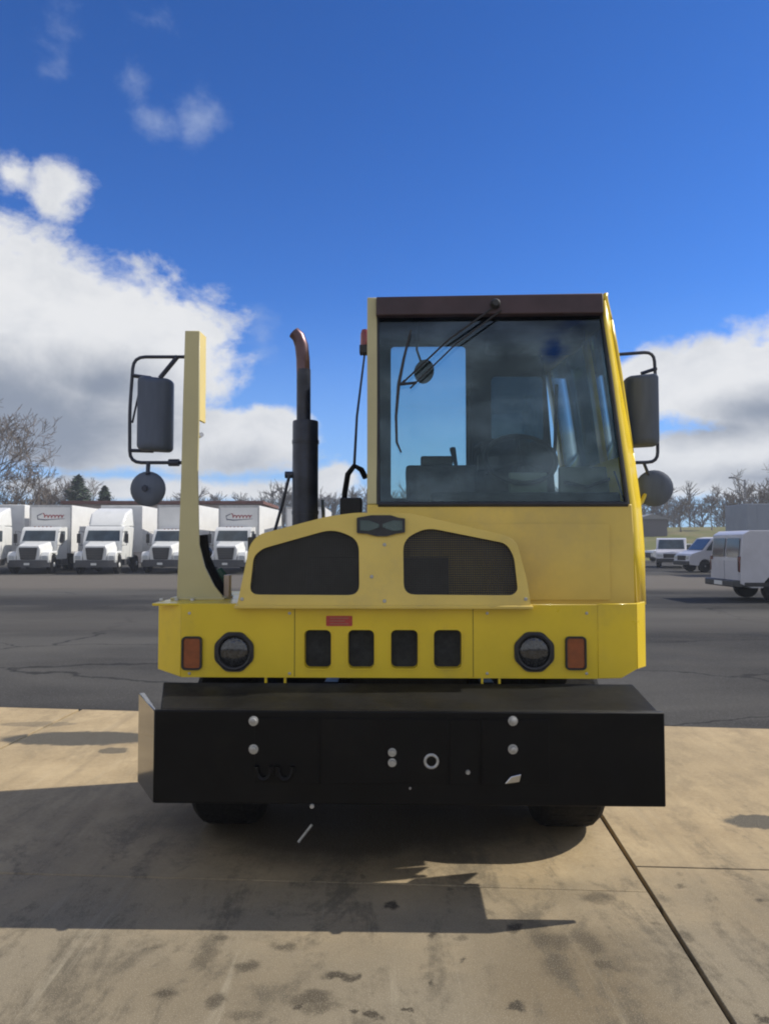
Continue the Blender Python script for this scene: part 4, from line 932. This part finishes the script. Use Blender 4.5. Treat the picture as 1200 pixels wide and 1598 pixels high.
# cargo van on the right, driving direction +x, its side to us
def cargo_van(t, ln=5.6, h=2.08, w2=.98, body=GREYV):
    prof = [(0, .52), (.02, 1.15), (.10, h-.12), (.30, h), (ln-1.9, h), (ln-1.45, h-.08), (ln-.85, 1.30), (ln-.15, 1.08), (ln, .85), (ln, .45), (ln-.45, .38),
            ] + [(ln-.95+.38*math.cos(R(a)), .40+.38*math.sin(R(a))) for a in range(0, 181, 30)] + [(1.6, .38)] + [(1.05+.38*math.cos(R(a)), .40+.38*math.sin(R(a))) for a in range(0, 181, 30)] + [(.3, .40)]
    o = MB().plate([prof], lambda u, v, d_: (u, -w2+d_, v), 2*w2).build('body', body, t, .05, seg=3)
    for s in (-1, 1):
        for xx in (1.05, ln-.95):
            wh = MB().lathe((xx, s*(w2-.12), .37), (0, 1, 0), [(-.12, .2), (-.12, .35), (-.09, .37), (.09, .37), (.12, .35), (.12, .2)], 20).build('wheel', RUB, t)
            MB().lathe((xx, s*w2, .37), (0, s, 0), [(-.02, .2), (-.01, .19), (-.04, .1), (.0, .05)], 14).build('rim', STEEL, wh)
        MB().plate([rpoly([(ln-2.1, 1.28), (ln-1.0, 1.28), (ln-1.42, 1.85), (ln-2.1, 1.85)], .05, 3)], lambda u, v, d_, s=s: (u, s*(w2+.002)+s*d_, v), .006).build('side_window', BLU, t)
        MB().plate([rrect(.02, 2.2, .44, .56, .02)], lambda u, v, d_, s=s: (u+.1, s*(w2+.003)+s*d_, v), .01).build('rocker_trim', PLA, t)
        MB().box(2.3, 2.31, s*(w2+.001), s*(w2+.004), .55, 1.85).build('door_seam', PLA, t); MB().box(3.2, 3.21, s*(w2+.001), s*(w2+.004), .55, 1.85).build('door_seam', PLA, t)
        # rear doors (left at s=1): face x=0
        rd = MB().plate([rrect(min(.02*s, s*.90), max(.02*s, s*.90), .62, 1.20, .03)], lambda u, v, d_: (-.012+d_-(0)*v, u, v), .018).build('rear_door', body, t, .006)
        MB().plate([rrect(min(.06*s, s*.86), max(.06*s, s*.86), 1.30, 1.86, .05)], lambda u, v, d_: (.02+(v-1.3)*.10-.015+d_, u, v), .012).build('rear_window', BLU, t)
        MB().box(-.012, .16, s*(w2-.07)-.05, s*(w2-.07)+.075, .86, 1.32).build('tail_light', mat('tail_light', (.10, .012, .015), .2, coat=.4), t, .015)
    MB().box(-.20, .12, -w2+.02, w2-.02, .42, .62).build('rear_bumper', mat('van_bumper', (.045, .047, .05), .5), t, .03)
    MB().box(-.215, -.20, -.26, .26, .46, .58).build('number_plate', WHITE, t)
    for s in (-1, 1):
        MB().box(1.5, ln-1.4, s*w2-.02, s*w2+.012, .36, .63).build('lower_dark_strip', mat('van_bumper', (.045, .047, .05)), t, .01)  # dark strip along the lower side
        MB().box(ln-.12, ln+.02, s*.72-.18, s*.72+.16, .78, .98).build('headlight', mat('truck_headlight', (.45, .48, .5)), t, .03)
    MB().box(ln-.06, ln+.03, -.5, .5, .70, .98).build('grille', PLA, t, .02)
    MB().hexa([(ln-.87, -.86, 1.33), (ln-.87, .86, 1.33), (ln-.83, .86, 1.33), (ln-.83, -.86, 1.33)], [(ln-1.45, -.80, h-.12), (ln-1.45, .80, h-.12), (ln-1.39, .80, h-.12), (ln-1.39, -.80, h-.12)]).build('windscreen', BLU, t)
    MB().box(ln-.1, ln+.08, -w2+.02, w2-.02, .42, .66).build('front_bumper', PLA, t, .03)
va = thing('cargo_van', 'pale cargo van on the right, its rear doors visible, cut off by the edge', 'van', (bgx(1153, 21.5), 21.5, 0), 0)
cargo_van(va)
for ch in va.children: pass
va.location.y = 21.5 + .98
vb = copy_tree(va); vb.location = (bgx(1079, 43)+5.4, 44.5, 0); vb.rotation_euler = (0, 0, R(184)); vb['label'] = 'white van just beyond the pale cargo van, its nose pointing left'
vc = copy_tree(va); vc.location = (bgx(1060, 52)+1.0, 56, 0); vc.rotation_euler = (0, 0, R(-112)); vc['label'] = 'white van facing the camera beside the grass bank, leftmost of the vans'; vc['group'] = 'pale vans parked on the right'
vb['group'] = 'pale vans parked on the right'; va['group'] = 'pale vans parked on the right'

def suv(t, body=WHITE):
    ln = 4.6; w2 = .92
    prof = [(0, .5), (.0, .85), (.12, 1.02), (1.15, 1.10), (1.75, 1.62), (2.2, 1.70), (4.1, 1.66), (4.5, 1.1), (4.6, .9), (4.6, .5), (4.3, .35)] + \
        [(3.7+.36*math.cos(R(a)), .36+.36*math.sin(R(a))) for a in range(0, 181, 30)] + [(1.35, .34)] + [(.92+.36*math.cos(R(a)), .36+.36*math.sin(R(a))) for a in range(0, 181, 30)] + [(.3, .35)]
    MB().plate([prof], lambda u, v, d_: (u, -w2+d_, v), 2*w2).build('body', body, t, .06, seg=3)
    for s in (-1, 1):
        for xx in (.92, 3.7):
            wh = MB().lathe((xx, s*(w2-.1), .34), (0, 1, 0), [(-.1, .2), (-.1, .32), (.1, .32), (.1, .2)], 18).build('wheel', RUB, t)
            MB().lathe((xx, s*w2, .34), (0, s, 0), [(-.02, .2), (-.03, .1), (.0, .05)], 12).build('rim', STEEL, wh)
        MB().plate([rpoly([(1.45, 1.14), (2.55, 1.14), (2.55, 1.58), (1.85, 1.58)], .04, 3)], lambda u, v, d_, s=s: (u, s*(w2+.002)+s*d_, v), .006).build('side_window', BLU, t)
        MB().plate([rpoly([(2.65, 1.14), (4.2, 1.14), (4.0, 1.56), (2.65, 1.58)], .04, 3)], lambda u, v, d_, s=s: (u, s*(w2+.002)+s*d_, v), .006).build('side_window', BLU, t)
        MB().box(-.03, .1, s*.7-.16, s*.7+.16, .72, .88).build('headlight', mat('truck_headlight', (.45, .48, .5)), t, .02)
    MB().hexa([(1.17, -.78, 1.14), (1.17, .78, 1.14), (1.19, .78, 1.12), (1.19, -.78, 1.12)], [(1.70, -.70, 1.60), (1.70, .70, 1.60), (1.72, .70, 1.58), (1.72, -.70, 1.58)]).build('windscreen', BLU, t)
    MB().box(-.04, .02, -.5, .5, .45, .85).build('grille', PLA, t, .02)
su = thing('parked_suv', 'small silver parked suv far off at the foot of the grass bank', 'car', (bgx(1010, 68), 68, 0), R(8))
su['group'] = 'far vehicles'
suv(su)

# grey box trailer behind the van
tg = thing('box_trailer', 'grey-blue box trailer standing behind the pale cargo van at the right edge', 'trailer', (bgx(1166, 38), 38, 0))
MB().box(0, 9, 0, 2.5, 1.1, 3.75).build('trailer_body', mat('trailer_grey', (.24, .27, .32), .5, var=.06, scale=.8), tg, .03)
for k in range(9): MB().box(.5+k, .54+k, -.012, -.001, 1.2, 3.65).build('side_rib', mat('trailer_grey', (.24, .27, .32)), tg)
for xx in (6.8, 8.0):
    for yy in (.2, 2.3): MB().lathe((xx, yy, .5), (0, 1, 0), [(-.12, .3), (-.12, .5), (.12, .5), (.12, .3)], 18).build('wheel', RUB, tg)
for yy in (.35, 2.15): MB().box(1.2, 1.3, yy-.05, yy+.05, 0, 1.1).build('landing_leg', BLK, tg)
# white straight truck beyond
tw = copy_tree(ta); tw.location = (bgx(1146, 88), 71, 0); tw.rotation_euler = (0, 0, R(-14)); tw['label'] = 'distant white box truck on the right, beyond the vans, by the light pole'; tw['group'] = 'far vehicles'
# street light pole
pl = thing('light_pole', 'thin grey light pole rising behind the trailer at the right', 'lamp post', (bgx(1163, 52), 52, 0))
MB().tube([(0, 0, 0), (0, 0, 6.2)], [.09, .06], 8).build('pole', mat('pole_grey', (.22, .22, .23), .5), pl)
MB().tube([(0, 0, 6.1), (-.7, 0, 6.35)], .035, 6).build('arm', mat('pole_grey', (.22, .22, .23)), pl); MB().box(-1.1, -.65, -.12, .12, 6.3, 6.4).build('lamp_head', mat('pole_grey', (.22, .22, .23)), pl, .02)

# low buildings
bd = thing('warehouse', 'long low pale building with a red-brown roof edge behind the parked trucks', 'building', (bgx(250, 66), 66, 0))
MB().box(-8.5, 9, 0, 9, 0, 5.2).build('wall', BRICK, bd); MB().box(-8.8, 9.3, -.3, 9.3, 5.201, 5.5).build('roof', ROOFR, bd, .02)
for k in range(6): 
    wv = MB().box(-7.4+k*2.8, -6.0+k*2.8, -.05, -.002, 1.4, 2.6).build('window', BLU, bd); MB().box(-7.5+k*2.8, -5.9+k*2.8, -.08, -.051, 1.30, 1.38).build('sill', BOXW, wv)
be = thing('shed', 'small dark shed far off on the grass bank, right of the cab', 'building', (bgx(1018, 112), 112, 2.2))
MB().box(-2.2, 2.2, 0, 4, -.8, 3.2).build('wall', mat('shed_wall', (.10, .09, .10), .8), be)
MB().loft([[(-2.5, -.3, 3.2), (2.5, -.3, 3.2), (0, -.3, 4.0)], [(-2.5, 4.3, 3.2), (2.5, 4.3, 3.2), (0, 4.3, 4.0)]]).build('roof', mat('shed_roof', (.2, .2, .21), .7), be)

# ================================================================== TREES
def branch(mb, p, d_, ln, r, lvl, rng, up=.25, spread=.55, kids=3, minr=.018):
    seg = 3 if lvl else 5; pts = [p.copy()]; dd = d_.copy()
    for i in range(seg):
        dd = (dd + Vector((rng.uniform(-1, 1), rng.uniform(-1, 1), rng.uniform(-.6, 1)))*.16 + Vector((0, 0, up*.12))).normalized()
        pts.append(pts[-1] + dd*ln/seg)
    rs = [max(minr, r*(1-.62*i/seg)) for i in range(seg+1)]
    mb.tube(pts, rs, 5 if lvl < 1 else 3, cap=False)
    return pts, rs
def grow(mbt, mbc, p, d_, ln, r, lvl, maxl, rng, up, spread, kids, minr):
    pts, rs = branch(mbt if lvl == 0 else mbc, p, d_, ln, r, lvl, rng, up, spread, kids, minr)
    if lvl >= maxl: return
    n = kids + (4 if lvl == 0 else rng.randint(0, 1))
    for k in range(n):
        t = rng.uniform(.35, 1.0) if lvl == 0 else rng.uniform(.2, 1.0)
        i = min(len(pts)-2, int(t*(len(pts)-1))); q = pts[i].lerp(pts[i+1], t*(len(pts)-1)-i)
        a = (pts[i+1]-pts[i]).normalized(); o_ = Vector((rng.gauss(0, 1), rng.gauss(0, 1), rng.gauss(0, .5))); o_ = (o_ - a*o_.dot(a)).normalized()
        nd = (a*(1-spread*.6) + o_*spread + Vector((0, 0, up*.4))).normalized()
        grow(mbt, mbc, q, nd, ln*rng.uniform(.45, .68), rs[i]*.6, lvl+1, maxl, rng, up, spread, kids, minr)
def bare_tree(name, label, loc, h, seed, m=BARK, maxl=4, group='bare winter trees', kids=4, minr=.02):
    rng = random.Random(seed); t = thing(name, label, 'tree', loc, rng.uniform(0, 6), group)
    a, b_ = MB(), MB(); grow(a, b_, Vector((0, 0, -.2)), Vector((0, 0, 1)), h*.62, h*.018, 0, maxl, rng, .5, .75, kids, minr)
    a.build('trunk', m, t, angle=60); b_.build('crown', m, t, angle=60); return t
def evergreen(label, loc, h, rad, seed, group='evergreens behind the trucks'):
    rng = random.Random(seed); t = thing('evergreen_tree', label, 'tree', loc, 0, group)
    MB().tube([(0, 0, -.2), (0, 0, h*.95)], [h*.02, .02], 6).build('trunk', BARKD, t)
    mb = MB()
    for k in range(2600):
        z = h*(.06+.94*rng.random()**1.15); rr = rad*(1-z/h)**.75*rng.uniform(.35, 1.12)*(1+.22*math.sin(z*5+seed)); a = rng.uniform(0, 2*math.pi)
        c = Vector((rr*math.cos(a), rr*math.sin(a), z)); s = rng.uniform(.16, .42)
        d1 = Vector((math.cos(a+rng.uniform(-.6, .6)), math.sin(a+rng.uniform(-.6, .6)), rng.uniform(-.5, .3)))*s; d2 = Vector((-math.sin(a), math.cos(a), rng.uniform(-.6, .6)))*s*.45
        mb.add([c-d2, c+d1, c+d2, c-d1*.4+Vector((0, 0, s*.3))], [(0, 1, 2, 3)])
    mb.build('crown', EVG, t, smooth=False); return t
L1 = [('tall bare winter tree with spreading branches, left edge behind the trucks', 2, 66, 14.0), ('bare tree just right of the tallest tree at the left edge', 38, 70, 9.5),
      ('thin bare tree above the leftmost white box truck', 74, 78, 8.0), ('bare tree standing partly outside the left edge', -45, 64, 15),
      ('slender bare tree between the two dark evergreens', 140, 84, 8.2)]
for i, (lb, px, Y, h) in enumerate(L1): bare_tree('bare_tree', lb, (bgx(px, Y), Y, 0), h, 11+i, maxl=5 if i in (0, 1, 3) else 4, kids=3 if i in (0, 1, 3) else 4, minr=.021)
evergreen('broad dark evergreen above the leftmost box truck', (bgx(122, 80), 80, 0), 9.1, 3.4, 3)
evergreen('smaller pointed evergreen right of the broad dark one', (bgx(163, 76), 76, 0), 7.6, 1.9, 5)
for i, (px, Y, h, rr) in enumerate([(12, 74, 7.0, 4.5), (60, 76, 6.3, 4.0), (-40, 72, 8, 5)]):
    rng = random.Random(60+i); t = thing('thicket', ['dense dark thicket at the foot of the tall bare trees', 'low brown thicket behind the leftmost box truck', 'dark thicket outside the left edge'][i], 'bush', (bgx(px, Y), Y, 0), 0, 'thickets under the bare trees')
    mb = MB()
    for k in range(260):
        a = rng.uniform(0, 6.28); r0 = rr*rng.random(); p = Vector((r0*math.cos(a), r0*math.sin(a), 0)); hh = h*rng.uniform(.4, 1)*(1-.35*r0/rr)
        q = p+Vector((rng.uniform(-1, 1), rng.uniform(-1, 1), hh*.6)); mb.tube([p, q, q+Vector((rng.uniform(-1, 1), rng.uniform(-1, 1), hh*.4))], [.07, .05, .03], 3, cap=False)
        for _ in range(4):
            s = p.lerp(q, rng.uniform(.4, 1)); mb.tube([s, s+Vector((rng.uniform(-1, 1), rng.uniform(-1, 1), rng.uniform(.3, 1.2)))], [.05, .03], 3, cap=False)
    mb.build('twigs', BARKD, t, smooth=False)
# a few separately readable bare trees on the right and a distant wood
R1 = [('bare tree right of the round mirror, on the far bank', 1062, 120, 6.5), ('tall bare tree above the cargo van', 1158, 100, 8.6),
      ('tall bare tree at the right edge behind the trailer', 1192, 96, 9.2), ('bare tree above the white van', 1110, 125, 6.2), ('bare tree beyond the right edge', 1250, 98, 10)]
for i, (lb, px, Y, h) in enumerate(R1):
    bare_tree('bare_tree', lb, (bgx(px, Y), Y, tz(bgx(px, Y), Y)), h, 31+i, maxl=4, kids=4, minr=.028)
rng = random.Random(99); protos = []
mb = MB()
for k in range(330):
    Y = rng.uniform(150, 190); x = rng.uniform(-150, 190); z0 = tz(x, Y); h = rng.uniform(5.5, 9.5)
    p = Vector((x, Y, z0-.3)); mb.tube([p, p+Vector((rng.uniform(-.5, .5), 0, h))], [.2, .05], 3, cap=False)
    for _ in range(46):
        s = p+Vector((0, 0, h*rng.uniform(.12, .95))); dd = Vector((rng.gauss(0, 1), rng.gauss(0, .6), rng.uniform(.4, 1.8))).normalized()*rng.uniform(1.2, 3.0)
        e = s+dd; mb.tube([s, e], [.09, .04], 3, cap=False)
        for _ in range(2): mb.tube([s.lerp(e, .6), e+Vector((rng.uniform(-1, 1), rng.uniform(-1, 1), rng.uniform(-.2, 1)))*.8], [.06, .035], 3, cap=False)
o = mb.build('distant_wood', BARKD, smooth=False); o['kind'] = 'stuff'; o['label'] = 'grey-brown leafless wood along the far horizon'; o['category'] = 'wood'

# haze in the air of the lot
hz = MB().box(-330, 330, -70, 300, -1.2, 22).build('haze', mat('haze_tmp', (1, 1, 1)), smooth=False); hz['kind'] = 'stuff'
hm = bpy.data.materials.new('haze'); hm.use_nodes = True; n = NT(hm.node_tree); n.N.clear()
pv = n.N.new('ShaderNodeVolumePrincipled'); pv.inputs['Density'].default_value = .0011; pv.inputs['Color'].default_value = (.80, .87, 1, 1)
n.L.new(pv.outputs[0], n.N.new('ShaderNodeOutputMaterial').inputs['Volume'])
hz.data.materials.clear(); hz.data.materials.append(hm)
